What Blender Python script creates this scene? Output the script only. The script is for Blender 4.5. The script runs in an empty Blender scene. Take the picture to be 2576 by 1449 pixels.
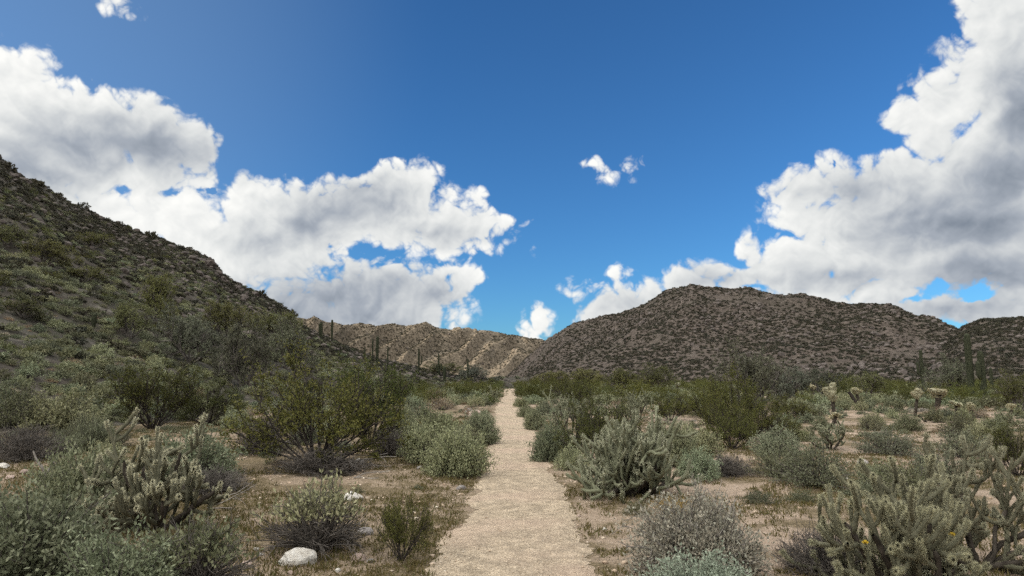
import bpy, bmesh, math, random
import numpy as np
from mathutils import Vector

C = bpy.context.scene.collection
SC = bpy.context.scene
rng = np.random.default_rng(11)
random.seed(5)
R = math.radians

# ------------------------------------------------------------------ camera
CAM_H, FPX, HOR = 1.55, 1740.0, 955.0          # photo measured in a 2576 x 1449 frame
PITCH = math.atan((HOR - 724.5) / FPX)
cam_d = bpy.data.cameras.new('camera')
cam_d.sensor_width = 36.0
cam_d.lens = 36.0 * FPX / 2576.0
cam_d.clip_start, cam_d.clip_end = 0.1, 20000.0
cam = bpy.data.objects.new('camera', cam_d)
cam.location = (0, 0, CAM_H)
cam.rotation_euler = (math.pi / 2 + PITCH, 0, 0)
C.objects.link(cam)
SC.camera = cam

def ray(px, py):
    """photo pixel -> unit world direction"""
    x = (px - 1288.0) / FPX
    v = (724.5 - py) / FPX
    d = np.array([x, math.cos(PITCH) - v * math.sin(PITCH), math.sin(PITCH) + v * math.cos(PITCH)])
    return d / np.linalg.norm(d)

def azel(px, py):
    d = ray(px, py)
    return math.atan2(d[0], d[1]), math.asin(d[2])

# ------------------------------------------------------------------ render settings
SC.view_settings.view_transform = 'Standard'
SC.view_settings.look = 'None'
SC.view_settings.gamma = 1.0
SC.view_settings.exposure = 0.0
cy = SC.cycles
cy.max_bounces, cy.diffuse_bounces, cy.glossy_bounces = 3, 1, 1
cy.transmission_bounces, cy.transparent_max_bounces, cy.volume_bounces = 2, 4, 0
cy.caustics_reflective = cy.caustics_refractive = False
cy.use_denoising = False
cy.use_adaptive_sampling = True
cy.adaptive_threshold = 0.02

# ------------------------------------------------------------------ world: sky with cumulus
SUN_AZ, SUN_EL = -100.0, 17.0
W = bpy.data.worlds.new('World')
SC.world = W
W.use_nodes = True
W.cycles.sampling_method = 'MANUAL'
W.cycles.sample_map_resolution = 512
nt = W.node_tree
nt.nodes.clear()

def _in(nt, sock, v):
    if isinstance(v, bpy.types.NodeSocket):
        nt.links.new(v, sock)
    elif v is not None:
        sock.default_value = v

class NB:
    def __init__(s, nt): s.nt = nt
    def math(s, op, a, b=None, c=None, clamp=False):
        n = s.nt.nodes.new('ShaderNodeMath'); n.operation = op; n.use_clamp = clamp
        for i, v in enumerate((a, b, c)): _in(s.nt, n.inputs[i], v)
        return n.outputs[0]
    def vec(s, op, a, b=None, c=None):
        n = s.nt.nodes.new('ShaderNodeVectorMath'); n.operation = op
        for i, v in enumerate((a, b, c)): _in(s.nt, n.inputs[i], v)
        return n.outputs['Value'] if op in ('LENGTH', 'DOT_PRODUCT', 'DISTANCE') else n.outputs[0]
    def noise(s, v, scale, detail=4, rough=.55, dist=0, dims='3D', lac=2.0):
        n = s.nt.nodes.new('ShaderNodeTexNoise'); n.noise_dimensions = dims
        _in(s.nt, n.inputs['Vector'], v); n.inputs['Scale'].default_value = scale
        n.inputs['Detail'].default_value = detail; n.inputs['Roughness'].default_value = rough
        n.inputs['Distortion'].default_value = dist; n.inputs['Lacunarity'].default_value = lac
        return n
    def mapr(s, v, a, b, c=0., d=1., kind='SMOOTHSTEP'):
        n = s.nt.nodes.new('ShaderNodeMapRange'); n.interpolation_type = kind
        _in(s.nt, n.inputs[0], v)
        for i, q in enumerate((a, b, c, d)): _in(s.nt, n.inputs[i + 1], q)
        return n.outputs[0]
    def mix(s, f, a, b, mode='MIX'):
        n = s.nt.nodes.new('ShaderNodeMix'); n.data_type = 'RGBA'; n.blend_type = mode
        _in(s.nt, n.inputs[0], f)
        for i, v in ((6, a), (7, b)):
            if isinstance(v, tuple) and len(v) == 3: v = (*v, 1)
            _in(s.nt, n.inputs[i], v)
        return n.outputs[2]
    def ramp(s, f, stops, interp='LINEAR'):
        n = s.nt.nodes.new('ShaderNodeValToRGB'); n.color_ramp.interpolation = interp
        e = n.color_ramp.elements
        while len(e) < len(stops): e.new(0.5)
        for q, (p, c) in zip(e, stops): q.position = p; q.color = (*c, 1)
        _in(s.nt, n.inputs[0], f)
        return n.outputs[0]
    def new(s, t): return s.nt.nodes.new(t)

b = NB(nt)
SKY_STRENGTH = 0.1
sky = b.new('ShaderNodeTexSky')
sky.sky_type = 'NISHITA'
sky.sun_disc = False
sky.sun_elevation = R(SUN_EL)
sky.sun_rotation = R(SUN_AZ)
sky.altitude = 600
sky.air_density, sky.dust_density, sky.ozone_density = 1.0, 0.25, 2.2
skycol = b.mix(1.0, sky.outputs[0], (.47, .99, 1.50), 'MULTIPLY')

tc = b.new('ShaderNodeTexCoord')
dirv = tc.outputs['Generated']
aur = b.mapr(b.vec('DOT_PRODUCT', dirv, (-.75, .55, .37)), .72, 1.0, 0, .28)      # pale air round the veiled sun
skycol = b.mix(aur, skycol, (3.3, 4.7, 6.1))
sep = b.new('ShaderNodeSeparateXYZ'); nt.links.new(dirv, sep.inputs[0])
az = b.math('ARCTAN2', sep.outputs[0], sep.outputs[1])
el = b.math('ARCSINE', b.math('MINIMUM', b.math('MAXIMUM', sep.outputs[2], -1.), 1.))
cmb = b.new('ShaderNodeCombineXYZ')
nt.links.new(az, cmb.inputs[0]); nt.links.new(el, cmb.inputs[1])
p0 = cmb.outputs[0]
# gentle domain warp, so that the edges curl
wn = b.noise(p0, 9.0, 3, .55)
warp = b.vec('MULTIPLY_ADD', wn.outputs['Color'], (.045, .04, 0), (-.0225, -.02, 0))
p1 = b.vec('ADD', p0, warp)

def blob_ab(cx, cy_, rx, ry):
    a0, e0 = azel(cx, cy_)
    ra = abs(azel(cx + rx, cy_)[0] - azel(cx - rx, cy_)[0]) / 2
    re = abs(azel(cx, cy_ + ry)[1] - azel(cx, cy_ - ry)[1]) / 2
    return a0, e0, ra, re

def field(p, blobs, k):
    """signed distance (radians, positive inside) to a soft union of ellipses in azimuth and elevation"""
    cur = None
    for bl in blobs:
        a0, e0, ra, re = blob_ab(*bl)
        q = b.vec('MULTIPLY_ADD', p, (1 / ra, 1 / re, 0), (-a0 / ra, -e0 / re, 0))
        l = b.vec('LENGTH', q)
        m = min(ra, re)
        d = b.math('MULTIPLY_ADD', l, -m, m)
        cur = d if cur is None else b.math('SMOOTH_MAX', cur, d, k)
    return cur

CLOUDS = [
 # bank above the hill
 (30,215,150,105),(120,265,150,105),(250,315,150,95),(390,350,130,95),(470,355,72,75),(60,360,170,150),(220,410,150,90),
 (400,430,110,50),(110,490,170,80),(300,520,150,48),(455,545,120,52),(515,430,20,22),
 (250,545,130,60),(390,560,140,70),(470,605,110,80),
 # middle bank
 (640,545,112,92),(760,552,140,104),(900,532,130,90),(1005,478,88,76),(1060,460,52,52),(975,455,60,45),(1000,545,130,75),(1115,575,105,72),(1195,570,45,58),
 (1245,562,32,9),(1275,573,7,4),(1110,622,85,30),(560,610,120,80),(660,640,125,72),(760,650,110,55),(600,680,120,40),(1125,485,16,20),(1195,515,18,20),
 # low grey bank
 (800,745,150,52),(950,738,130,76),(1070,742,95,62),(1170,700,34,25),(1060,805,75,36),(700,770,150,50),(900,815,220,60),(935,668,45,18),(720,800,170,60),(1010,690,60,26),(1110,690,50,24),(1185,700,28,22),(1150,740,40,40),
 # wisps and small ones
 (288,-8,50,20),(1480,405,6,4),(1522,440,3,1),(1552,420,5,1),(1340,626,6,4),(1280,600,6,4),
 (1346,830,27,36),(1326,843,20,18),(1350,800,18,16),
 (1522,778,56,36),(1570,762,92,48),(1645,745,90,42),(1478,800,14,10),(1500,782,28,22),(1690,720,40,24),(1765,703,66,30),(1835,715,50,26),
 (1443,722,16,12),(1482,742,18,10),(1536,697,10,9),(1572,690,11,7),
 # large bank
 (2575,80,190,205),(2490,200,165,125),(2385,262,120,76),(2330,285,78,50),(2560,330,180,140),(2430,362,130,55),
 (2310,452,150,72),(2160,455,120,66),(2060,465,85,60),(2005,490,55,45),(2400,490,220,120),(2220,540,220,95),(2060,545,105,38),(1950,500,28,24),
 (2060,650,170,66),(1935,662,70,52),(1895,640,34,30),(2260,640,220,105),(2500,560,180,170),(2150,722,120,40),(2080,725,150,48),(1965,712,90,40),(2240,722,100,52),(1860,705,60,34),(2420,650,180,70),(2580,700,90,60),
 (2350,775,62,24),(2440,785,70,22),(2540,795,90,22),
]
HOLES = [(812,606,46,18),(900,636,90,11),(262,428,34,22),(345,446,36,13),(300,475,26,12),(440,478,50,9),(520,470,24,16),(560,610,18,12),(1035,520,14,10),(1010,560,18,8),
 (2075,577,70,9),(2085,637,26,9),(1890,718,40,12),(1992,724,22,7),(2290,748,58,18),(2345,722,40,20),(2455,742,48,24),(2090,415,14,14),(990,655,60,8)]
SHADE = [(190,365,120,70),(70,430,120,60),(370,365,190,62),(930,500,95,42),(850,530,90,36),(780,570,60,40),(1090,585,45,14),(670,600,50,20),
 (840,735,160,42),(980,722,90,36),(1090,745,55,36),(740,780,170,60),(900,790,150,50),(820,760,200,60),
 (2540,440,120,55),(2400,565,190,55),(2480,690,160,45),(2300,520,80,26),(2570,270,60,80),(2110,700,60,14),(2380,775,70,14),(2500,765,60,14),(1805,712,40,12),(1590,775,60,18),(2150,470,60,24)]
PX = 1 / FPX
D0 = field(p1, CLOUDS, 18 * PX)
p2 = b.vec('MULTIPLY_ADD', b.noise(p0, 22.0, 4, .62).outputs['Color'], (.07, .045, 0), b.vec('ADD', p0, (-.035, -.0225, 0)))
DH = field(p2, HOLES, 8 * PX)
# open sky round the framed part: scattered fair-weather cumulus, thicker overhead and behind
ng = b.noise(dirv, 2.6, 6, .58)
edge_a = b.mapr(b.math('ABSOLUTE', az), R(40), R(62))
edge_e = b.mapr(el, R(31), R(44))
outm = b.math('MAXIMUM', edge_a, edge_e)
DG = b.math('MULTIPLY_ADD', ng.outputs[0], 0.55, -0.235)
DG = b.math('ADD', DG, b.math('MULTIPLY_ADD', outm, 0.30, -0.30))
D1 = b.math('MAXIMUM', D0, DG)
def billow(p):
    tot = None
    for sc_, w_ in ((17, .52), (37, .28), (79, .14), (160, .06)):
        q = b.math('ABSOLUTE', b.math('MULTIPLY_ADD', b.noise(p, sc_, 0, .5).outputs[0], 2.0, -1.0))
        tot = b.math('MULTIPLY', q, w_) if tot is None else b.math('MULTIPLY_ADD', q, w_, tot)
    return tot
bil = billow(p1)
mid = b.noise(p0, 9.0, 4, .5, .2)
wisp = b.noise(p0, 40.0, 6, .68, .5)
nz = b.math('MULTIPLY_ADD', bil, 0.085, -0.012)
nz = b.math('ADD', nz, b.math('MULTIPLY_ADD', wisp.outputs[0], 0.030, -0.015))
nz = b.math('ADD', nz, b.math('MULTIPLY_ADD', mid.outputs[0], 0.030, -0.016))
D = b.math('SUBTRACT', D1, b.math('MAXIMUM', b.math('MULTIPLY', DH, 2.2), 0.0))
nz = b.math('MULTIPLY', nz, b.mapr(D, -0.030, 0.0, 0.25, 1.0))
D = b.math('ADD', b.math('ADD', D, nz), 0.003)
alpha = b.mapr(D, -0.004, 0.014)
# light and dark inside: grey bases (thick parts), bright rims, relief towards the light
SH = field(p1, SHADE, 30 * PX)
shade = b.mapr(b.math('ADD', SH, b.math('MULTIPLY_ADD', mid.outputs[0], 0.03, -0.015)), -0.045, 0.050)
bil2 = billow(b.vec('ADD', p1, (-0.006, 0.010, 0)))
rel = b.math('SUBTRACT', bil, bil2)
rel = b.math('MULTIPLY_ADD', b.math('SUBTRACT', bil, .22), .20, b.math('MULTIPLY', rel, .62))
thick = b.mapr(D, 0.010, 0.095, 0.0, 1.0)
val = b.math('MULTIPLY_ADD', shade, -0.62, 0.95)
val = b.math('MULTIPLY_ADD', thick, -0.12, val)
val = b.math('SUBTRACT', val, b.mapr(az, R(8), R(36), 0, .10))          # less lit away from the sun
val = b.math('ADD', val, b.math('MULTIPLY', rel, 0.60))
val = b.math('MAXIMUM', b.math('MINIMUM', val, 1.05), 0.22)
ccol = b.ramp(val, [(0.15, (.16, .20, .26)), (0.45, (.38, .42, .48)), (0.75, (.74, .76, .76)), (1.0, (1.0, 1.0, .97))])
OUT_FILL = 4.3        # added fill: unseen clouds beyond the frame brightened to light the foreground
fill_dir = b.mapr(b.vec('DOT_PRODUCT', dirv, (-.74, .10, .66)), -.45, .95, .75, OUT_FILL)   # added fill weighted towards the upper left
boost = b.math('MULTIPLY_ADD', outm, b.math('SUBTRACT', fill_dir, 1.0), 1.0)
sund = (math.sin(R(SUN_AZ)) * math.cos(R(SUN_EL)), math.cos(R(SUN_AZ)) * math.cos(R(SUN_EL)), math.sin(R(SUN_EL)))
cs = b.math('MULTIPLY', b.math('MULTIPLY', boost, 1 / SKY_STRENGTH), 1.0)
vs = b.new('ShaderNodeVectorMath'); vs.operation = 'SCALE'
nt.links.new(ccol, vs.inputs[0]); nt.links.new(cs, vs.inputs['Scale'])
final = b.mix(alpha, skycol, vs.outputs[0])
bg = b.new('ShaderNodeBackground'); bg.inputs['Strength'].default_value = SKY_STRENGTH
nt.links.new(final, bg.inputs['Color'])
wo = b.new('ShaderNodeOutputWorld'); nt.links.new(bg.outputs[0], wo.inputs['Surface'])

# ------------------------------------------------------------------ sun
sl = bpy.data.lights.new('sun', 'SUN')
sl.energy, sl.angle, sl.color = 5.0, R(0.53), (1.0, .87, .70)
so = bpy.data.objects.new('sun', sl)
so.rotation_euler = Vector(sund).to_track_quat('Z', 'Y').to_euler()
C.objects.link(so)

# ------------------------------------------------------------------ helpers
def vnoise(x, y, seed=0):
    xi = np.floor(x).astype(np.int64); yi = np.floor(y).astype(np.int64)
    fx = x - xi; fy = y - yi
    fx = fx * fx * fx * (fx * (fx * 6 - 15) + 10); fy = fy * fy * fy * (fy * (fy * 6 - 15) + 10)
    def h(i, j):
        n = (i * 374761393 + j * 668265263 + seed * 144665) & 0xFFFFFFFF
        n = ((n ^ (n >> 13)) * 1274126177) & 0xFFFFFFFF
        n = ((n ^ (n >> 16)) * 2246822519) & 0xFFFFFFFF
        return ((n ^ (n >> 15)) & 0xFFFF) / 65535.0
    a, c, d, e = h(xi, yi), h(xi + 1, yi), h(xi, yi + 1), h(xi + 1, yi + 1)
    return (a * (1 - fx) + c * fx) * (1 - fy) + (d * (1 - fx) + e * fx) * fy

def fbm(x, y, o=4, seed=0, g=.5):
    s = 0.; a = 1.; t = 0.
    for i in range(o):
        s = s + a * (vnoise(x, y, seed + i * 17) * 2 - 1); t += a
        x = x * 2.03 + 13.7; y = y * 2.03 + 7.1; a *= g
    return s / t

def ridged(x, y, o=4, seed=0):
    s = 0.; a = 1.; t = 0.
    for i in range(o):
        s = s + a * (1 - np.abs(vnoise(x, y, seed + i * 17) * 2 - 1)); t += a
        x = x * 2.03 + 13.7; y = y * 2.03 + 7.1; a *= .5
    return s / t

def mk_mesh(name, V, faces, mat, smooth=False):
    """faces: list of integer arrays of shape (n,3) or (n,4)"""
    me = bpy.data.meshes.new(name)
    V = np.asarray(V, np.float32)
    faces = [np.asarray(f, np.int32) for f in faces if len(f)]
    me.vertices.add(len(V)); me.vertices.foreach_set('co', V.ravel())
    idx = np.concatenate([f.ravel() for f in faces])
    tot = np.concatenate([np.full(len(f), f.shape[1], np.int32) for f in faces])
    st = np.concatenate([[0], np.cumsum(tot)[:-1]]).astype(np.int32)
    me.loops.add(len(idx)); me.loops.foreach_set('vertex_index', idx)
    me.polygons.add(len(tot)); me.polygons.foreach_set('loop_start', st)
    me.update(calc_edges=True)
    if smooth:
        me.polygons.foreach_set('use_smooth', np.ones(len(tot), bool))
    me.materials.append(mat)
    return me

def link(name, me, parent=None):
    o = bpy.data.objects.new(name, me); C.objects.link(o)
    if parent: o.parent = parent
    return o

def tag(o, label, cat, group=None, kind=None):
    o['label'] = label; o['category'] = cat
    if group: o['group'] = group
    if kind: o['kind'] = kind
    return o

def norm(v): return v / np.maximum(np.linalg.norm(v, axis=-1, keepdims=True), 1e-9)

def tubes(P, Rr, k=4, bump=0.0):
    """P (m,n,3) paths, Rr (m,n) radii -> V, quads"""
    m, n, _ = P.shape
    T = np.gradient(P, axis=1); T = norm(T)
    a = np.where(np.abs(T[..., 2:3]) > .9, np.array([1., 0, 0]), np.array([0, 0, 1.]))
    U = norm(np.cross(T, a)); Vv = np.cross(T, U)
    th = np.arange(k) * 2 * np.pi / k
    rr = Rr[:, :, None]
    if bump:
        par = (np.arange(n)[:, None] + np.arange(k)[None, :]) % 2
        rr = rr * (1 + bump * (par * 2 - 1))[None]
    ring = P[:, :, None, :] + rr[..., None] * (np.cos(th)[None, None, :, None] * U[:, :, None, :] + np.sin(th)[None, None, :, None] * Vv[:, :, None, :])
    V = ring.reshape(-1, 3)
    i = np.arange(m)[:, None, None] * (n * k) + np.arange(n - 1)[None, :, None] * k
    j = np.arange(k)[None, None, :]; j2 = (j + 1) % k
    q = np.stack([i + j, i + j2, i + k + j2, i + k + j], -1).reshape(-1, 4)
    return V, q

def leaves(Cn, D, L, Wd, g):
    """rhombic leaf quads"""
    n = len(Cn)
    s = norm(np.cross(D, g.normal(size=(n, 3))))
    L = np.broadcast_to(L, n)[:, None]; Wd = np.broadcast_to(Wd, n)[:, None]
    V = np.stack([Cn, Cn + D * L * .45 + s * Wd * .5, Cn + D * L, Cn + D * L * .45 - s * Wd * .5], 1).reshape(-1, 3)
    return V, np.arange(n * 4).reshape(-1, 4)

def grow(base, dirs, L, n, wig, up, g):
    m = len(base); P = np.empty((m, n, 3)); P[:, 0] = base; d = dirs.copy()
    L = np.broadcast_to(L, m)[:, None] / (n - 1)
    for i in range(1, n):
        d = norm(d + wig * g.normal(size=(m, 3)) + np.array([0, 0, up]))
        P[:, i] = P[:, i - 1] + d * L
    return P

def spawn(P, k, tmin, amin, amax, g, tmax=.97):
    m, n, _ = P.shape
    t = (tmin + (tmax - tmin) * g.random((m, k))) * (n - 1)
    i = np.minimum(t.astype(int), n - 2); f = (t - i)[..., None]
    r = np.arange(m)[:, None]
    pos = P[r, i] * (1 - f) + P[r, i + 1] * f
    tan = norm(P[r, i + 1] - P[r, i])
    ang = R(amin) + (R(amax) - R(amin)) * g.random((m, k, 1))
    side = norm(np.cross(tan, g.normal(size=(m, k, 3))))
    d = norm(tan * np.cos(ang) + side * np.sin(ang))
    return pos.reshape(-1, 3), d.reshape(-1, 3)

def hemi(m, g, lo=5, hi=90):
    a = g.random(m) * 2 * np.pi
    z = np.sin(R(lo)) + (np.sin(R(hi)) - np.sin(R(lo))) * g.random(m)
    c = np.sqrt(1 - z * z)
    return np.stack([c * np.cos(a), c * np.sin(a), z], 1)

def cat(parts):
    Vs, Fs, o = [], [], 0
    for V, F in parts:
        Vs.append(V); Fs.append(F + o); o += len(V)
    return np.concatenate(Vs), Fs

# ------------------------------------------------------------------ materials
def principled(name, rough=.9, spec=.15):
    m = bpy.data.materials.new(name); m.use_nodes = True
    t = m.node_tree; pb = t.nodes['Principled BSDF']
    pb.inputs['Roughness'].default_value = rough
    pb.inputs['Specular IOR Level'].default_value = spec
    return m, NB(t), pb

def leaf_mat(name, cols, transl=.22, rough=.75, vary=.30):
    """each leaf (mesh island) takes a shade of its own, each plant leans a little lighter or darker"""
    m, n, pb = principled(name, rough, .2)
    t = m.node_tree
    geo = n.new('ShaderNodeNewGeometry'); oi = n.new('ShaderNodeObjectInfo')
    col = n.ramp(geo.outputs['Random Per Island'], [(i / max(len(cols) - 1, 1), c) for i, c in enumerate(cols)])
    v = n.math('MULTIPLY_ADD', oi.outputs['Random'], vary * 2, 1 - vary)
    hue = n.math('FRACT', n.math('MULTIPLY', oi.outputs['Random'], 7.31))
    col = n.mix(1.0, col, n.ramp(hue, [(0., (1.0, 1.0, 1.0)), (.4, (1.06, 1.02, .84)), (.7, (1.10, 1.0, .88)), (1., (.93, 1.02, .98))]), 'MULTIPLY')
    sc_ = n.new('ShaderNodeVectorMath'); sc_.operation = 'SCALE'
    t.links.new(col, sc_.inputs[0]); t.links.new(v, sc_.inputs['Scale'])
    t.links.new(sc_.outputs[0], pb.inputs['Base Color'])
    tr = n.new('ShaderNodeBsdfTranslucent'); t.links.new(sc_.outputs[0], tr.inputs['Color'])
    mx = n.new('ShaderNodeMixShader'); mx.inputs[0].default_value = transl
    t.links.new(pb.outputs[0], mx.inputs[1]); t.links.new(tr.outputs[0], mx.inputs[2])
    t.links.new(mx.outputs[0], t.nodes['Material Output'].inputs['Surface'])
    return m

def wood_mat(name, c1, c2, scale=14):
    m, n, pb = principled(name, .9, .1)
    tcn = n.new('ShaderNodeTexCoord')
    ns = n.noise(tcn.outputs['Object'], scale, 4)
    m.node_tree.links.new(n.ramp(ns.outputs[0], [(.3, c1), (.7, c2)]), pb.inputs['Base Color'])
    return m

M = {}
M['brittle'] = leaf_mat('brittlebush_leaf', [(.125, .137, .080), (.20, .212, .130), (.30, .305, .20), (.16, .175, .106)])
M['silver'] = leaf_mat('silvery_leaf', [(.20, .215, .16), (.28, .295, .225), (.35, .36, .28), (.23, .245, .185)])
M['bursage'] = leaf_mat('bursage_leaf', [(.092, .098, .060), (.135, .14, .09), (.18, .18, .122)])
M['dry'] = leaf_mat('dried_leaf', [(.28, .24, .19), (.40, .35, .29), (.34, .32, .265), (.22, .185, .15)])
M['tan'] = leaf_mat('tan_leaf', [(.21, .15, .10), (.27, .20, .14), (.17, .13, .09)])
M['creosote'] = leaf_mat('creosote_leaf', [(.048, .054, .013), (.072, .078, .020), (.100, .104, .030), (.125, .122, .042)], .3)
M['paloverde'] = leaf_mat('palo_verde_leaf', [(.085, .09, .034), (.12, .122, .05), (.15, .15, .065)], .3)
M['ironwood'] = leaf_mat('ironwood_leaf', [(.082, .090, .064), (.115, .122, .088), (.15, .155, .115)], .25)
M['stem'] = wood_mat('grey_stem', (.065, .055, .047), (.175, .152, .13))
M['twig'] = wood_mat('pale_twig', (.16, .135, .115), (.30, .27, .235))
M['darkstem'] = wood_mat('dark_stem', (.028, .023, .02), (.075, .062, .052))
M['cholla'] = wood_mat('cholla_skin', (.075, .071, .044), (.14, .132, .088), 22)
M['cholla_pale'] = wood_mat('pale_cholla_skin', (.105, .108, .064), (.17, .17, .108), 22)
M['creamjoint'] = wood_mat('teddy_joint', (.24, .22, .14), (.38, .35, .24), 22)
M['chollawood'] = wood_mat('cholla_trunk', (.03, .024, .018), (.085, .07, .055))
M['spine'] = leaf_mat('cholla_spine', [(.54, .53, .39), (.66, .65, .51), (.46, .44, .32)], .35)
M['oldspine'] = leaf_mat('old_spine', [(.32, .295, .205), (.44, .41, .30), (.24, .215, .145)], .3)
M['cream'] = leaf_mat('cream_spine', [(.50, .47, .33), (.62, .58, .42), (.42, .38, .25)], .35)
M['flower'] = leaf_mat('flower_petal', [(.50, .33, .03), (.60, .42, .05)], .3)
M['grass'] = leaf_mat('dry_grass', [(.30, .21, .075), (.40, .29, .12), (.22, .17, .06)], .3)
M['weed'] = leaf_mat('weed_blade', [(.095, .086, .032), (.135, .112, .045), (.080, .088, .030), (.19, .15, .08)], .3)

def saguaro_mat():
    m, n, pb = principled('saguaro_skin', .8, .2)
    tcn = n.new('ShaderNodeTexCoord')
    ns = n.noise(tcn.outputs['Object'], 9, 5, .65)
    oi = n.new('ShaderNodeObjectInfo')
    c = n.ramp(ns.outputs[0], [(.3, (.042, .043, .027)), (.55, (.066, .065, .041)), (.75, (.098, .094, .062))])
    m.node_tree.links.new(c, pb.inputs['Base Color'])
    return m
M['saguaro'] = saguaro_mat()
M['saguaro_shaded'] = wood_mat('shaded_saguaro_skin', (.026, .030, .017), (.055, .057, .034), 9)  # backlit darkness put into the skin colour

def rock_mat(name, cols, scale=5):
    m, n, pb = principled(name, .92, .15)
    t = m.node_tree
    tcn = n.new('ShaderNodeTexCoord'); oi = n.new('ShaderNodeObjectInfo')
    ns = n.noise(tcn.outputs['Object'], scale, 8, .65)
    col = n.ramp(ns.outputs[0], [(.28 + .44 * i / (len(cols) - 1), c) for i, c in enumerate(cols)])
    v = n.math('MULTIPLY_ADD', oi.outputs['Random'], .45, .75)
    sc_ = n.new('ShaderNodeVectorMath'); sc_.operation = 'SCALE'
    t.links.new(col, sc_.inputs[0]); t.links.new(v, sc_.inputs['Scale'])
    t.links.new(sc_.outputs[0], pb.inputs['Base Color'])
    bp = n.new('ShaderNodeBump'); bp.inputs['Strength'].default_value = .6; bp.inputs['Distance'].default_value = .05
    t.links.new(n.noise(tcn.outputs['Object'], scale * 4, 6, .7).outputs[0], bp.inputs['Height'])
    t.links.new(bp.outputs[0], pb.inputs['Normal'])
    return m
M['quartz'] = rock_mat('white_rock', [(.34, .285, .22), (.58, .53, .46), (.72, .68, .62)])
M['granite'] = rock_mat('grey_rock', [(.17, .15, .135), (.27, .24, .22), (.36, .32, .29)])
M['pinkrock'] = rock_mat('pinkish_rock', [(.32, .23, .18), (.42, .31, .25), (.52, .42, .35)])
M['crag'] = rock_mat('brown_rock', [(.066, .052, .044), (.108, .088, .076), (.165, .140, .122)], 2.5)
M['pebble'] = leaf_mat('pebble_stone', [(.30, .22, .165), (.42, .33, .26), (.55, .47, .40), (.36, .27, .20), (.62, .57, .51)], 0.0, .9, .1)

def ground_mat():
    m, n, pb = principled('desert_soil', .95, .08)
    t = m.node_tree
    g = n.new('ShaderNodeNewGeometry'); pos = g.outputs['Position']
    big = n.noise(pos, .28, 4, .55); med = n.noise(pos, 1.7, 5, .6); fin = n.noise(pos, 22, 6, .75); grit = n.noise(pos, 75, 3, .7)
    sand = n.ramp(fin.outputs[0], [(.30, (.175, .125, .085)), (.5, (.30, .222, .160)), (.68, (.43, .34, .26))])
    weedy = n.ramp(fin.outputs[0], [(.32, (.060, .046, .023)), (.52, (.120, .090, .046)), (.70, (.225, .168, .108))])
    mask = n.mapr(n.math('ADD', n.math('MULTIPLY', big.outputs[0], .6), n.math('MULTIPLY', med.outputs[0], .5)), .50, .62)
    # the open side of the trail is barer
    sx = n.new('ShaderNodeSeparateXYZ'); t.links.new(pos, sx.inputs[0])
    bare = n.mapr(sx.outputs[0], -1.0, 3.0, -.42, .02)
    mask = n.math('SUBTRACT', mask, bare, clamp=True)
    col = n.mix(n.math('MULTIPLY', mask, .9), sand, weedy)
    gr = n.mapr(grit.outputs[0], .58, .72)
    col = n.mix(n.math('MULTIPLY', gr, .55), col, (.46, .38, .30))
    t.links.new(col, pb.inputs['Base Color'])
    bp = n.new('ShaderNodeBump'); bp.inputs['Strength'].default_value = .8; bp.inputs['Distance'].default_value = .03
    t.links.new(fin.outputs[0], bp.inputs['Height']); t.links.new(bp.outputs[0], pb.inputs['Normal'])
    return m
M['ground'] = ground_mat()

def path_mat():
    m, n, pb = principled('trail_gravel', .95, .08)
    t = m.node_tree
    g = n.new('ShaderNodeNewGeometry'); pos = g.outputs['Position']
    f1 = n.noise(pos, 42, 5, .75); f2 = n.noise(pos, 5, 5, .62); f3 = n.noise(pos, .5, 3, .5)
    col = n.ramp(f1.outputs[0], [(.28, (.13, .097, .064)), (.45, (.32, .248, .170)), (.58, (.48, .382, .272)), (.78, (.64, .535, .405))])
    dk = n.mapr(f2.outputs[0], .38, .64, .74, 1.08)
    sc_ = n.new('ShaderNodeVectorMath'); sc_.operation = 'SCALE'
    t.links.new(col, sc_.inputs[0]); t.links.new(dk, sc_.inputs['Scale'])
    col = n.mix(n.mapr(f3.outputs[0], .45, .65, 0, .45), sc_.outputs[0], (.42, .30, .225))
    t.links.new(col, pb.inputs['Base Color'])
    bp = n.new('ShaderNodeBump'); bp.inputs['Strength'].default_value = .9; bp.inputs['Distance'].default_value = .02
    t.links.new(f1.outputs[0], bp.inputs['Height']); t.links.new(bp.outputs[0], pb.inputs['Normal'])
    return m
M['path'] = path_mat()

def slope_mat(name, soil, rock, scrub, s=1.0):
    """stony slope: soil, paler rock and low dark scrub in patches"""
    m, n, pb = principled(name, .95, .08)
    t = m.node_tree
    g = n.new('ShaderNodeNewGeometry'); pos = g.outputs['Position']
    a = n.noise(pos, .035 * s, 4, .6); c = n.noise(pos, .42 * s, 6, .7); d = n.noise(pos, 1.5 * s, 4, .7)
    vo = n.new('ShaderNodeTexVoronoi'); t.links.new(pos, vo.inputs['Vector']); vo.inputs['Scale'].default_value = .55 * s
    col = n.ramp(c.outputs[0], [(.32, tuple(q * .62 for q in soil)), (.52, soil), (.68, rock)])
    f = n.mapr(n.math('ADD', d.outputs[0], n.math('MULTIPLY', a.outputs[0], .5)), .72, .88)
    col = n.mix(n.math('MULTIPLY', f, .75), col, scrub)
    t.links.new(col, pb.inputs['Base Color'])
    bp = n.new('ShaderNodeBump'); bp.inputs['Strength'].default_value = 1.0; bp.inputs['Distance'].default_value = .8 / s
    t.links.new(n.math('ADD', c.outputs[0], n.math('MULTIPLY', vo.outputs[0], .5)), bp.inputs['Height'])
    t.links.new(bp.outputs[0], pb.inputs['Normal'])
    return m
M['hill'] = slope_mat('hillside_stones', (.066, .055, .043), (.135, .118, .098), (.055, .053, .036), 1.6)
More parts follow.
